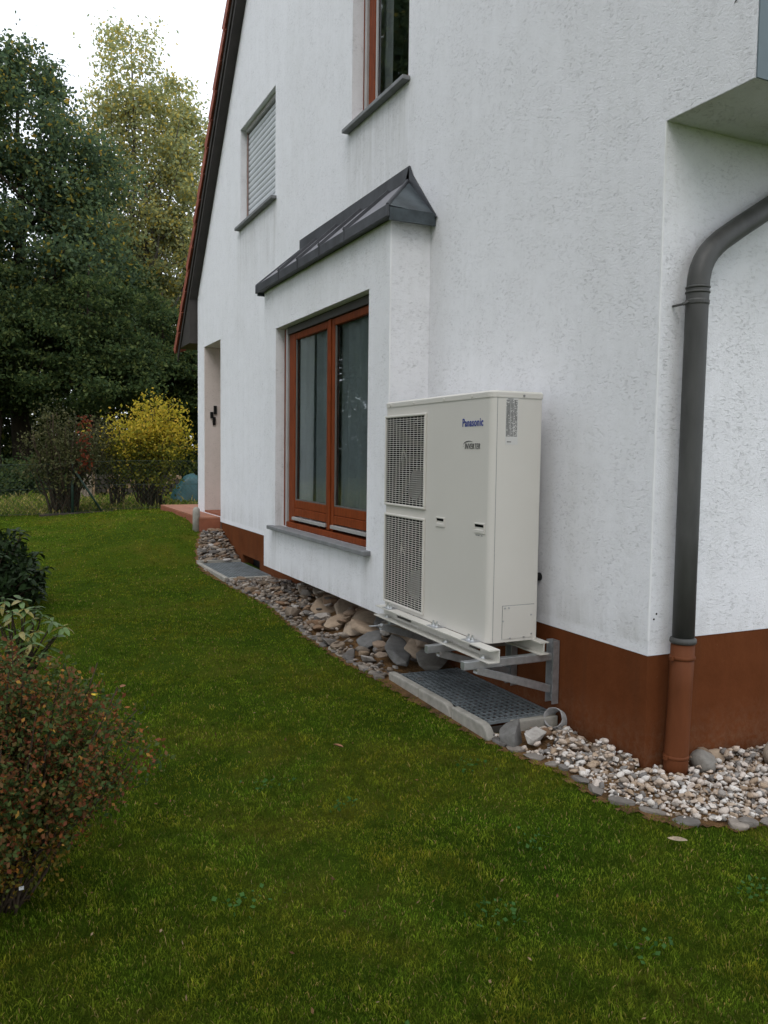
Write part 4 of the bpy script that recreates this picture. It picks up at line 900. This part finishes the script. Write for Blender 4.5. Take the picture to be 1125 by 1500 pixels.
# ------------------------------------------------------------------ grass
def blades(n, rmin, rmax, amin, amax, hlo, hhi, wd, mask, seed):
    r_ = np.random.default_rng(seed); rad = rmin * (rmax / rmin) ** r_.random(n); ang = amin + (amax - amin) * r_.random(n)
    x = CAM[0] + rad * np.sin(ang); y = CAM[1] + rad * np.cos(ang); k = mask(x, y); x, y, rad = x[k], y[k], rad[k]; n = len(x)
    z = gh(x, y); pch = .65 + .5 * np.sin(x * 5.1 + 2 * np.sin(y * 3.3)) * np.sin(y * 4.3 + 1.7 * np.sin(x * 2.9)) 
    bare = np.sin(x * 3.7 + 1.9 * np.sin(y * 2.6)) * np.sin(y * 3.1 + 1.3 * np.sin(x * 4.4)) + .5 * np.sin(x * 11.3 + 2 * np.sin(y * 9.1)) * np.sin(y * 12.7 + x * 3)
    k2 = r_.random(n) > np.clip((bare - .45) * 1.0, 0, .75); x, y, rad, z, pch = x[k2], y[k2], rad[k2], z[k2], pch[k2]; n = len(x)
    tuft = np.clip(np.sin(x * 17 + 3 * np.sin(y * 13)) * np.sin(y * 19 + 2 * np.sin(x * 15)) - .55, 0, 1) * 2.2
    h = (hlo + (hhi - hlo) * r_.random(n) ** 1.6) * (.7 + .35 * pch + tuft); a = r_.random(n) * 6.283; lean = (.25 + .9 * r_.random(n)) * h; wv = wd * np.maximum(1, rad / 2.6) * (.6 + .8 * r_.random(n))
    b_ = a + r_.normal(0, .9, n) + 1.57; dx, dy = np.cos(a) * wv, np.sin(a) * wv; lx, ly = np.cos(b_) * lean, np.sin(b_) * lean
    P = np.empty((n, 4, 3)); P[:, 0] = np.stack([x, y, z - .004], 1); P[:, 1] = np.stack([x + .38 * lx - dx, y + .38 * ly - dy, z + .62 * h], 1); P[:, 3] = np.stack([x + .38 * lx + dx, y + .38 * ly + dy, z + .62 * h], 1); P[:, 2] = np.stack([x + lx, y + ly, z + h], 1)
    return P.reshape(-1, 3), np.arange(n * 4).reshape(-1, 4)
def lawn_mask(x, y):
    e = .02 * np.sin(y * 31) + .015 * np.sin(y * 67 + 1)
    ok = ~in_bed(x - .012 + e, y - .010 + e * .5) & ~((x > -.02) & (y > -.02) & (y < 9.6)) & ~((x > -.28) & (y > 8.15) & (y < 11.1)) & (y < 12.25)
    ok &= ~((x > W1[0] - .07) & (x < 0) & (y > W1[2] - .1) & (y < W1[3] + .05)) & ~((x > W2[0] - .06) & (x < 0) & (y > W2[2] - .05) & (y < W2[3] + .05)); return ok
Vg, Fg = blades(620000, 1.55, 17, R(-12), R(58), .006, .020, .0013, lawn_mask, 1)
tag(link('grass', fast_mesh('grass', Vg, Fg, M['grass'])), kind='stuff')
Vg, Fg = blades(120000, 14.5, 31, R(-16), R(24), .03, .13, .0022, lambda x, y: (y > 12.35) & (y < 25), 2)
tag(link('meadow_grass', fast_mesh('meadow_grass', Vg, Fg, M['meadow'])), kind='stuff')

# ------------------------------------------------------------------ foliage tools
def leaves(C, size, r_, aspect=.6, up_bias=.4):
    n = len(C); d = r_.normal(size=(n, 3)); d /= np.linalg.norm(d, axis=1)[:, None]; nn = r_.normal(size=(n, 3)); nn[:, 2] += up_bias * 2
    s_ = np.cross(d, nn); s_ /= np.linalg.norm(s_, axis=1)[:, None] + 1e-9; L_ = size * (.6 + .8 * r_.random(n))[:, None]; Wd = L_ * aspect * .5
    P = np.empty((n, 4, 3)); P[:, 0] = C - d * L_ / 2; P[:, 1] = C + s_ * Wd + d * L_ * .05; P[:, 2] = C + d * L_ / 2; P[:, 3] = C - s_ * Wd + d * L_ * .05
    return P.reshape(-1, 3), np.arange(n * 4).reshape(-1, 4)
def clump_points(centres, rad, per, r_, flat=.7):
    out = []
    for c_, ra in zip(centres, rad):
        q = r_.normal(size=(per, 3)) * .5; q[:, 2] *= flat; out.append(np.asarray(c_) + q * ra)
    return np.concatenate(out)
def limb(p0, p1, r0, r1, r_, n=6, wob=.08, sag=0.0):
    p0, p1 = np.array(p0, float), np.array(p1, float); ln = np.linalg.norm(p1 - p0); pts = []
    for i in range(n + 1):
        k = i / n; p = p0 + (p1 - p0) * k + r_.normal(size=3) * wob * ln * k * (1 - k) * 1.2; p[2] += sag * ln * math.sin(math.pi * k); pts.append(tuple(p))
    return pts, list(np.linspace(r0, r1, n + 1))
def tree(name, label, cat, x, y, height, tr, blobs, leaf, per, lmat, bmat, seed, nbr=9, group=None, clump=.55, ncl=60, lean=(0, 0), base_z=None, up_branches=False, flat=.7, extra=None):
    """blobs: (dx, dy, z, rx, ry, rz) crown masses; clumps gather on their skins"""
    r_ = np.random.default_rng(seed); zg = float(gh(x, y)) if base_z is None else base_z
    t_ = thing(name, (x, y, zg), label, cat, group); top = (x + lean[0], y + lean[1], zg + height * .93)
    pts, rad = limb((x, y, zg - .2), top, tr, tr * .12, r_, 9, .02); obj('trunk', MB().tube(pts, rad, 8), bmat, t_, smooth=True)
    C, Rd = [], []; ends = []
    tot = sum(b[3] * b[4] + b[4] * b[5] for b in blobs)
    for (dx, dy, z, rx, ry, rz) in blobs:
        k = max(4, int(ncl * (rx * ry + ry * rz) / tot))
        for _ in range(k):
            d = r_.normal(size=3); d /= np.linalg.norm(d); q = r_.uniform(.45, 1.0) ** .6
            c_ = np.array([x + dx + d[0] * rx * q, y + dy + d[1] * ry * q, zg + z + d[2] * rz * q]); C.append(c_); Rd.append(clump * r_.uniform(.6, 1.35))
    C = np.array(C)
    for k in range(nbr):
        e_ = C[r_.integers(len(C))]; f_ = r_.uniform(.2, .75)
        zz = min(e_[2] - (.9 if up_branches else .2), zg + height * f_); kk = np.clip((zz - zg) / (height * .93), .12, .9); s0 = np.array([x + lean[0] * kk, y + lean[1] * kk, zg + height * .93 * kk])
        p_, rd_ = limb(s0, e_, tr * (1 - kk) * .55 + .012, .012, r_, 6, .12, .04); br_ = MB().tube(p_, rd_, 6)
        for q in range(3):
            i = r_.integers(2, 6); e2 = C[np.argmin(np.linalg.norm(C - np.array(p_[i]) - r_.normal(size=3) * .6, axis=1))]; p2, rd2 = limb(p_[i], e2, rd_[i] * .6, .008, r_, 4, .12); br_.tube(p2, rd2, 5)
        obj('branch', br_, bmat, t_, smooth=True)
    P = clump_points(C, Rd, per, r_, flat); Vv, Fv = leaves(P, leaf, r_)
    me = fast_mesh('crown', Vv - np.array([x, y, zg]), Fv, lmat); link('crown', me, t_); return t_
def copy_tree(t_, x, y, s, rot, label, group=None):
    c_ = t_.copy(); COL.objects.link(c_); c_.location = (x, y, float(gh(x, y))); c_.scale = (s, s, s * random.uniform(.92, 1.08)); c_.rotation_euler = (0, 0, rot); c_['label'] = label
    if group: c_['group'] = group
    for ch in list(t_.children):
        d = ch.copy(); COL.objects.link(d); d.parent = c_
    return c_
# ------------------------------------------------------------------ trees beyond the garden
GT = 'trees at the edge of the wood'
oak = tree('oak_tree', 'tall dark green spreading oak with crooked limbs at the left edge', 'tree', -2.0, 23, 11.5, .30,
    [(-.5, 0, 9.8, 2.3, 2.3, 1.7), (.0, 0, 11.2, 1.1, 1.2, 1.1), (-1.5, 0, 11.3, 1.3, 1.3, 1.2), (1.5, -.2, 8.6, 1.5, 1.6, 1.5), (-2.2, 0, 10.3, 1.9, 2, 2.0), (.3, -.5, 6.6, 2.3, 2.2, 1.5), (1.9, .2, 6.4, 1.2, 1.4, 1.2), (-2.0, -.4, 6.6, 1.8, 2, 1.6), (-.8, -.6, 4.8, 2.3, 2, 1.2), (1.4, -.5, 4.5, 1.5, 1.6, 1.0)],
    .125, 300, M['oak'], M['bark'], 3, 14, GT, .62, 380)
birch = tree('birch_tree', 'tall slim loose-leaved tree with yellowing foliage rising beside the roof edge', 'tree', 1.75, 25.5, 15.4, .14,
    [(-.35, 0, 13.3, .95, .8, 1.7), (-.9, 0, 11.4, .9, .8, 1.5), (.2, 0, 11.2, 1.4, 1.2, 1.6), (.9, .2, 9.8, 1.3, 1.2, 1.7), (-.4, 0, 8.8, 1.2, 1.1, 1.4), (.6, 0, 7.6, 1.6, 1.3, 1.4), (0, .2, 6.0, 1.4, 1.2, 1.2)],
      .125, 66, M['birch'], M['bark_grey'], 5, 20, GT, .55, 400, (-.3, 0), up_branches=True)
b2 = tree('birch_tree', 'slender yellow-leaved tree close against the roof verge', 'tree', 3.2, 26.5, 13.8, .13,
    [(-.4, 0, 12.3, .9, .9, 1.3), (.3, 0, 11.2, 1.1, .9, 1.4), (.2, 0, 9.2, 1.4, 1.2, 1.5), (-.6, 0, 7.0, 1.3, 1.2, 1.4), (.4, .2, 5.6, 1.6, 1.3, 1.3)], .125, 85, M['birch'], M['bark_grey'], 8, 12, GT, .50, 330, (.2, 0), up_branches=True)
b3 = tree('maple_tree', 'golden autumn tree seen through the gap between oak and slim tree', 'tree', .9, 31, 11.5, .16,
    [(0, 0, 8.5, 1.8, 1.5, 2.2), (.9, 0, 6.4, 1.7, 1.5, 1.5), (-1.2, 0, 6.6, 1.6, 1.5, 1.6)], .15, 100, M['under_yel'], M['bark'], 9, 12, GT, .6, 230)
hb = tree('hornbeam_tree', 'dense dark green tree with low hanging boughs below the oak', 'tree', -.4, 20.5, 6.4, .14,
    [(0, 0, 4.7, 1.3, 1.2, 1.1), (-.9, -.2, 3.6, 1.3, 1.3, .9), (.9, -.2, 3.7, 1.3, 1.3, .9), (0, -.5, 2.7, 1.9, 1.4, .7)], .10, 150, M['under'], M['bark'], 11, 11, GT, .46, 230, flat=.42)
copy_tree(hb, 1.75, 22.0, 1.02, 2.1, 'dense dark green tree in front of the slim yellowing tree', GT)
copy_tree(hb, -2.7, 21.0, 1.0, 4.0, 'dense dark green tree at the left picture edge below the oak', GT)
copy_tree(hb, 3.2, 21.6, .92, 5.2, 'dense dark green tree just behind the house wall edge', GT)
copy_tree(hb, .6, 25, 1.25, .9, 'dark tree deep in the wood behind the low boughs', GT)
# unseen neighbours: some the windows mirror, some added to shade lawn and walls
random.seed(11)
for x, y, s, rot, src, lb in ((-12.5, 23, .95, 2.6, oak, 'dark green oak farthest left of the picture at the edge of the wood'), (-5.5, 20.5, .95, 2.2, hb, 'bushy dark green tree just outside the left picture edge below the oak'),
        (-9, 19.5, 1.1, .3, hb, 'second bushy dark green tree further left of the oak'), (-8.6, -4.4, .95, .3, oak, 'broad unseen oak added for shade behind the rose bush'),
        (-10.5, .8, .95, 3.3, oak, 'broad unseen oak added for shade opposite the heat pump'), (-9.5, 3.6, 1.15, 1.1, hb, 'bushy unseen tree added for shade opposite the bay window'),
        (-9.4, 20.5, 1.2, 2.2, oak, 'tallest dark oak left of the picture mirrored in the upper window'), (-6.9, 23, 1.15, .7, birch, 'slim yellowing tree left of the picture mirrored in the upper window'),
        (-8.0, 26, 1.15, 1.7, oak, 'dark oak behind the slim yellowing tree left of the picture'), (-3.0, -11.5, .9, 5.0, oak, 'broad unseen oak added for shade behind the viewer')):
    copy_tree(src, x, y, s, rot, lb, 'garden trees around the lawn outside the picture')
# the wood behind
r_ = np.random.default_rng(21); n = 1500
cx = r_.uniform(-30, 26, n); cy = r_.uniform(32, 37, n); cz = .8 + r_.random(n) ** 1.0 * (5.4 + 1.2 * np.sin(cx * .7)); P = clump_points(np.stack([cx, cy, cz], 1), np.full(n, 1.0), 55, r_, .8); Vv, Fv = leaves(P, .24, r_)
tag(link('woodland', fast_mesh('woodland', Vv, Fv, M['forest'])), kind='stuff')
r_ = np.random.default_rng(22); n = 700
cx = r_.uniform(-14, 9, n); cy = r_.uniform(25.2, 27.5, n); cz = .7 + r_.random(n) * 2.6; P = clump_points(np.stack([cx, cy, cz], 1), np.full(n, .7), 60, r_, .8); Vv, Fv = leaves(P, .16, r_)
tag(link('undergrowth', fast_mesh('undergrowth', Vv, Fv, M['forest'])), kind='stuff')
# low green hedge at left beyond the fence
r_ = np.random.default_rng(23); n = 110
cx = r_.uniform(-4.2, -1.6, n); cy = r_.uniform(17.2, 18.3, n); cz = .55 + r_.random(n) * .55; P = clump_points(np.stack([cx, cy, cz], 1), np.full(n, .38), 80, r_, .8); Vv, Fv = leaves(P, .09, r_)
hd = thing('low_hedge', (-2.9, 17.7, .45), 'low rough green hedge beyond the fence at the left edge', 'hedge')
link('foliage', fast_mesh('foliage', Vv - np.array([-2.9, 17.7, .45]), Fv, M['under']), hd)

# ------------------------------------------------------------------ shrubs at the fence
def shrub(name, label, x, y, nst, spread, h, stemr, lmat, leaf, nleaf, crown, seed, bmat=None, base_r=.15, group=None, low=None):
    r_ = np.random.default_rng(seed); zg = float(gh(x, y)); t_ = thing(name, (x, y, zg), label, 'shrub', group); C = []
    for k in range(nst):
        a = r_.uniform(0, 6.28); b0 = r_.uniform(.2, 1) * base_r; tipr = spread * r_.uniform(.15, 1) ; hh_ = h * r_.uniform(.75, 1.05) * (1 - .25 * (tipr / spread) ** 2)
        p0 = (x + math.cos(a) * b0, y + math.sin(a) * b0, zg - .05); a2 = a + r_.normal() * .5; p1 = (x + math.cos(a2) * tipr, y + math.sin(a2) * tipr, zg + hh_)
        p_, rd_ = limb(p0, p1, stemr * r_.uniform(.7, 1.2), .004, r_, 7, .06, 0)
        p_ = [(px * 1 + 0, py, pz) for px, py, pz in p_]
        s_ = MB().tube(p_, rd_, 5); obj('stem', s_, bmat or M['twig'], t_, smooth=True); pa = np.array(p_)
        for q in range(crown[2]):
            f_ = r_.uniform(crown[0], 1); i = min(int(f_ * 7), 6); C.append(pa[i] + (pa[i + 1] - pa[i]) * (f_ * 7 - i) + r_.normal(size=3) * crown[1])
    C = np.array(C); per = max(1, nleaf // len(C))
    if low:
        zz = C[:, 2] - zg + r_.normal(size=len(C)) * .16; lo_ = zz < low[1]; P = clump_points(C[lo_], np.full(lo_.sum(), crown[1] * 1.6), per, r_, .9); Vv, Fv = leaves(P, leaf, r_); link('lower_foliage', fast_mesh('lower_foliage', Vv - np.array([x, y, zg]), Fv, low[0]), t_); C = C[~lo_]
    P = clump_points(C, np.full(len(C), crown[1] * 1.6), per, r_, .9); Vv, Fv = leaves(P, leaf, r_)
    link('foliage', fast_mesh('foliage', Vv - np.array([x, y, zg]), Fv, lmat), t_); return t_, C
yb1, CC = shrub('autumn_shrub', 'bright yellow autumn shrub with many stems beside the house corner', -.10, 13.0, 46, .86, 1.95, .016, M['yellow'], .062, 11500, (.46, .13, 10), 31, base_r=.22, low=(M['olive_y'], 1.15))
ob1, CC = shrub('mixed_shrub', 'sparse olive shrub with thick cut stems near the fence strut', -1.68, 12.6, 46, .80, 1.75, .026, M['olive'], .055, 6200, (.52, .11, 8), 33, base_r=.24)
r_ = np.random.default_rng(35); P = np.stack([-1.36 + r_.normal(size=160) * .06, 12.05 + r_.normal(size=160) * .05, r_.uniform(1.15, 2.15, 160)], 1); Vv, Fv = leaves(P, .06, r_)
link('red_foliage', fast_mesh('red_foliage', Vv - np.array(ORG[ob1.name]), Fv, M['red']), ob1)
mb_, CC = shrub('green_shrub', 'dull green shrub filling the gap between the olive and yellow shrubs', -.62, 13.7, 18, .62, 1.75, .014, M['olive'], .055, 3400, (.5, .12, 8), 37, base_r=.16)

# ------------------------------------------------------------------ fence and things behind it
fy = 12.25
fc = thing('chain_link_fence', (-3, fy, float(gh(-3, fy))), 'low green chain-link fence across the far end of the lawn', 'fence')
def gzz(x): return float(gh(x, fy))
for x in (-6.2, -3.9, -1.56, .62):
    obj('post', MB().tube([(x, fy, gzz(x) - .1), (x, fy, gzz(x) + .92)], .022, 8), M['greenpaint'], fc, smooth=True)
obj('brace', MB().tube([(-1.54, fy - .02, gzz(-1.5) + .78), (-1.06, fy - .05, gzz(-1.06) - .03)], .019, 8), M['greenpaint'], fc, smooth=True)
for dz in (.04, .46, .88): obj('line_wire', MB().tube([(x, fy, gzz(x) + dz) for x in np.linspace(-6.2, .62, 20)], .003, 4), M['wire'], fc)
wm = MB(); cell = .075; hgt = .86; k = 0; x = -6.2
while x < .62 + hgt:
    for sgn in (1, -1):
        a = (x, 0.0), (x - sgn * hgt, hgt)
        xa, za = a[0]; xb_, zb_ = a[1]
        if sgn < 0: xa, xb_ = x - hgt, x
        lo_, hi_ = -6.2, .62
        t0_, t1_ = 0., 1.; dx = xb_ - xa
        if dx != 0:
            u0, u1 = sorted(((lo_ - xa) / dx, (hi_ - xa) / dx)); t0_, t1_ = max(t0_, u0), min(t1_, u1)
        if t1_ - t0_ > .02:
            pa, pb2 = xa + dx * t0_, xa + dx * t1_; wm.tube([(pa, fy + .003 * sgn, gzz(pa) + .03 + hgt * t0_), (pb2, fy + .003 * sgn, gzz(pb2) + .03 + hgt * t1_)], .0016, 3, False)
    x += cell
obj('wire_mesh', wm, M['wire'], fc)
obj('base_board', MB().prism([(-2.1, fy - .10, gzz(-2.1) - .05), (-.9, fy - .10, gzz(-.9) - .07), (-.9, fy - .10, gzz(-.9) + .012), (-2.1, fy - .10, gzz(-2.1) + .03)], [(-2.1, fy - .02, gzz(-2.1) - .05), (-.9, fy - .02, gzz(-.9) - .07), (-.9, fy - .02, gzz(-.9) + .012), (-2.1, fy - .02, gzz(-2.1) + .03)]), M['log'], fc)
cr = thing('plank_crate', (-1.05, 16, float(gh(-1.05, 16))), 'pale weathered upright plank crate behind the fence and olive shrub', 'crate')
zc = float(gh(-1.05, 16))
for k in range(6):
    x = -1.22 + k * .062; obj('plank', MB().box(x, x + .05, 15.98 + .006 * (k % 2), 16.0 + .006 * (k % 2), zc - .05, zc + .56 + .03 * math.sin(k * 2.2)), M['weathered'], cr)
obj('corner_post', MB().box(-.845, -.80, 15.96, 16.02, zc - .05, zc + .66), M['logend'], cr); obj('crate_side', MB().box(-1.22, -.85, 16.02, 16.5, zc - .05, zc + .5), M['weathered'], cr)
lg = thing('log_pile', (0, 16.8, float(gh(0, 16.8))), 'dark stacked log pile behind the fence between the shrubs', 'log pile')
zl_ = float(gh(0, 16.8)); rl = random.Random(4)
for row in range(5):
    for k in range(17 - row % 2):
        x = -.72 + k * .115 + (row % 2) * .055 + rl.uniform(-.012, .012); z = zl_ + .06 + row * .10; r0 = rl.uniform(.044, .058)
        obj('log', MB().tube([(x, 16.5 + rl.uniform(-.05, .05), z), (x, 17.2, z)], r0, 8), M['log'] if rl.random() < .8 else M['logend'], lg)
tp = MB(); n = 14; vs = []
for i in range(n):
    for j in range(n):
        u_, v_ = i / (n - 1), j / (n - 1); hgt = .62 * (math.sin(math.pi * u_) ** .5) * (math.sin(math.pi * v_) ** .6); vs.append((.55 + 1.0 * u_ + .03 * math.sin(9 * v_), 14.2 + .8 * v_, .42 + hgt + (.28 * mnoise.noise(Vector((u_ * 5, v_ * 5, 1))) + .10 * mnoise.noise(Vector((u_ * 13, v_ * 13, 4)))) * (1 if hgt > .05 else 0)))
tp.add(vs, [(i * n + j, (i + 1) * n + j, (i + 1) * n + j + 1, i * n + j + 1) for i in range(n - 1) for j in range(n - 1)])
tag(obj('tarpaulin', tp, M['tarp'], smooth=True, origin=(1.05, 14.6, .42)), 'crumpled teal tarpaulin cover beside the house corner below the yellow shrub', 'tarpaulin')

# ------------------------------------------------------------------ foreground shrubs at the left
# rose bush with rusty leaves
x0_, y0_ = -2.82, -.02; zg = float(gh(x0_, y0_)); r_ = np.random.default_rng(41)
rose = thing('rose_bush', (x0_, y0_, zg), 'low rusty red and olive rose bush in the left foreground', 'shrub'); C = []; CL = []
for k in range(84):
    a = r_.uniform(0, 6.28); b0 = .09 * r_.random(); tr_ = r_.uniform(.05, .54); hh_ = (.83 - .32 * (tr_ / .56) ** 3.5) * r_.uniform(.60, 1.10)
    p0 = (x0_ + math.cos(a) * b0, y0_ + math.sin(a) * b0, zg - .03); p1 = (x0_ + math.cos(a) * tr_, y0_ + math.sin(a) * tr_ * 1.05, zg + hh_)
    p_, rd_ = limb(p0, p1, .0055, .0018, r_, 7, .07, .03); obj('stem', MB().tube(p_, rd_, 5), M['twig'], rose, smooth=True); pa = np.array(p_)
    for q in range(11):
        f_ = r_.uniform(.26, 1); i = min(int(f_ * 7), 6); c_ = pa[i] + (pa[i + 1] - pa[i]) * (f_ * 7 - i) + r_.normal(size=3) * .03; (C if f_ > .5 else CL).append(c_)
for nm, CC_, mt, per in (('foliage', C, M['rose'], 54), ('lower_foliage', CL, M['rose_low'], 26)):
    P = clump_points(np.array(CC_), np.full(len(CC_), .066), per, r_, .9); Vv, Fv = leaves(P, .018, r_, .62)
    link(nm, fast_mesh(nm, Vv - np.array([x0_, y0_, zg]), Fv, mt), rose)
fl_ = MB(); fc_ = Vector((-2.50, -.02, .70))
for k in range(6):
    a = k * 1.047; d_ = Vector((math.cos(a), math.sin(a), .25)); s_ = Vector((-math.sin(a), math.cos(a), 0)); fl_.add([fc_, fc_ + d_ * .012 + s_ * .007, fc_ + d_ * .02, fc_ + d_ * .012 - s_ * .007], [(0, 1, 2, 3)])
obj('flower', fl_, M['petal'], rose)
obj('plant_tag', MB().box(-2.742, -2.727, -.10, -.098, .10, .112), M['tagwhite'], rose)
# rhododendrons: every leaf is an object
def leaf_mesh(name, mat, ln, wd, fold=.25, droop=.25):
    vs, fs = [], []; n = 6
    for i in range(n + 1):
        k = i / n; w_ = wd * math.sin(math.pi * min(1, k * .96 + .02)) ** .8 * .5; z = -droop * ln * k * k; vs += [(ln * k, -w_, z + fold * w_), (ln * k, 0, z), (ln * k, w_, z + fold * w_)]
    for i in range(n):
        for j in range(2): o = i * 3 + j; fs.append((o, o + 3, o + 4, o + 1))
    me = bpy.data.meshes.new(name); me.from_pydata(vs, [], fs); me.materials.append(mat); me.shade_smooth(); return me
def rhodo(label, base, tips, lmeshes, per, seed, root=(0, 0), weights=None):
    r_ = random.Random(seed); q = np.random.default_rng(seed); t_ = thing('rhododendron', base, label, 'shrub', 'rhododendrons along the left side of the lawn'); bv = Vector(base)
    for (tx, ty, tz) in tips:
        tip = Vector((tx, ty, tz)); mid = bv.lerp(tip, .45) + Vector((r_.uniform(-.03, .03), r_.uniform(-.03, .03), -.02))
        obj('stem', MB().tube([bv + Vector((r_.uniform(-.04, .04), r_.uniform(-.04, .04), -.03)), bv.lerp(mid, .5), mid, mid.lerp(tip, .55), tip], [.012, .010, .008, .006, .004], 6), M['twig'], t_, smooth=True)
        n = per + r_.randint(-1, 2); a0 = r_.uniform(0, 6)
        for k in range(n):
            o = link('leaf', r_.choices(lmeshes, weights)[0], t_, tip - bv + Vector((0, 0, r_.uniform(-.02, .01)))); s_ = r_.uniform(.75, 1.15); o.scale = (s_, s_, s_)
            o.rotation_euler = (r_.uniform(-.35, .35), r_.uniform(-.45, .30) + (.35 if k > n - 3 else 0), a0 + k * 6.283 / n + r_.uniform(-.2, .2))
    return t_
la = leaf_mesh('leaf', M['rhodo'], .085, .032); lb = leaf_mesh('leaf', M['rhodo_y'], .08, .032, .2, .5); lc = leaf_mesh('leaf', M['rhodo_d'], .095, .036, .25, .3)
tips = [(-2.46, 2.75, .425), (-2.40, 2.7, .40), (-2.56, 2.85, .51), (-2.62, 2.75, .52), (-2.70, 2.8, .48), (-2.58, 2.6, .41), (-2.66, 2.5, .43), (-2.72, 2.55, .39), (-2.50, 2.6, .30), (-2.55, 2.5, .27), (-2.68, 2.4, .31), (-2.76, 2.5, .47), (-2.80, 2.6, .36), (-2.86, 2.7, .46), (-2.62, 2.65, .33), (-2.75, 2.35, .26), (-2.92, 2.5, .40), (-2.52, 2.95, .44), (-2.64, 2.95, .55), (-2.74, 2.95, .56), (-2.46, 2.62, .36), (-2.58, 2.72, .45), (-2.70, 2.62, .54), (-2.80, 2.78, .54), (-2.60, 2.45, .36), (-2.68, 2.6, .24), (-2.52, 2.72, .22)]
rhodo('open young rhododendron with yellowish leaves behind the rose bush', (-2.68, 2.72, .05), tips, [la, lb], 8, 51, weights=[.8, .2])
r2 = random.Random(61); tips = []
for k in range(44):
    a = r2.uniform(-2.2, 2.2); e_ = math.asin(r2.uniform(.05, 1)); q = r2.uniform(.85, 1.05)
    tips.append((-2.86 + math.cos(a) * math.cos(e_) * .54 * q, 5.5 + math.sin(a) * math.cos(e_) * .55 * q, .14 + .74 * math.sin(e_) * q))
rd_ = rhodo('dense round dark-leaved rhododendron at the left picture edge', (-2.86, 5.5, .08), tips, [lc], 6, 62)
q_ = np.random.default_rng(63); d = q_.normal(size=(2600, 3)); d[:, 2] = np.abs(d[:, 2]); d /= np.linalg.norm(d, axis=1)[:, None]
P = np.array([-2.86, 5.5, .14]) + d * np.array([.50, .52, .68]) * (q_.random((2600, 1)) ** .35); Vv, Fv = leaves(P, .085, q_, .42, .6)
tag(link('inner_foliage', fast_mesh('inner_foliage', Vv - np.array([-2.86, 5.5, .08]), Fv, M['rhodo_d']), rd_), kind='stuff')
# bare soil mound under the rhododendron
# ------------------------------------------------------------------ fallen leaves, weeds
def fallen(label, x, y, ln, wd, rot, mat, tilt=.2):
    me = leaf_mesh('fallen_leaf', mat, ln, wd, .5, -.25); o = link('fallen_leaf', me, None, (x, y, float(gh(x, y)) + .028)); o.rotation_euler = (tilt, .1, rot); tag(o, label, 'leaf', 'fallen leaves on the lawn')
fallen('curled brown fallen leaf alone in the middle of the lawn', -1.225, .80, .055, .04, 2.4, M['dryleaf'])
fallen('long pale tan fallen leaf on the grass near the pebble edge', -.43, -.60, .075, .028, -1.0, M['dryleaf_pale'])
fallen('small orange-brown fallen leaf on the lawn right of the young rhododendron', -2.1, 2.35, .04, .03, .4, M['dryleaf'])
r_ = np.random.default_rng(71); PP = []
for (x, y, s_, n) in ((-2.20, -1.16, .10, 90), (-2.33, -1.10, .05, 40), (-2.06, -1.30, .06, 40), (-1.75, -1.2, .05, 24), (-2.05, -.35, .05, 24), (-1.5, .2, .05, 20), (-.9, -.4, .05, 24), (-1.0, -1.1, .05, 20), (-2.45, -1.30, .06, 30), (-.4, -1.0, .05, 30), (-1.3, -.75, .06, 36), (-.75, .35, .05, 26), (-1.7, .55, .06, 30), (-.2, -1.15, .05, 26), (-1.55, -1.38, .05, 30)):
    PP.append(np.stack([x + r_.normal(size=n) * s_, y + r_.normal(size=n) * s_ * .8, np.zeros(n)], 1))
PP = np.concatenate(PP); PP[:, 2] = gh(PP[:, 0], PP[:, 1]) + r_.uniform(.018, .04, len(PP)); Vv, Fv = leaves(PP, .017, r_, .95, 2.5)
tag(link('lawn_weeds', fast_mesh('lawn_weeds', Vv, Fv, M['weed'])), kind='stuff')
r_ = np.random.default_rng(72); n = 330; x = r_.uniform(-2.7, .4, n); y = r_.uniform(-1.4, 5, n); k = lawn_mask(x, y); PP = np.stack([x[k], y[k], gh(x[k], y[k]) + .022], 1); Vv, Fv = leaves(PP, .016, r_, .5, 2)
tag(link('leaf_litter', fast_mesh('leaf_litter', Vv, Fv, M['litter'])), kind='stuff')
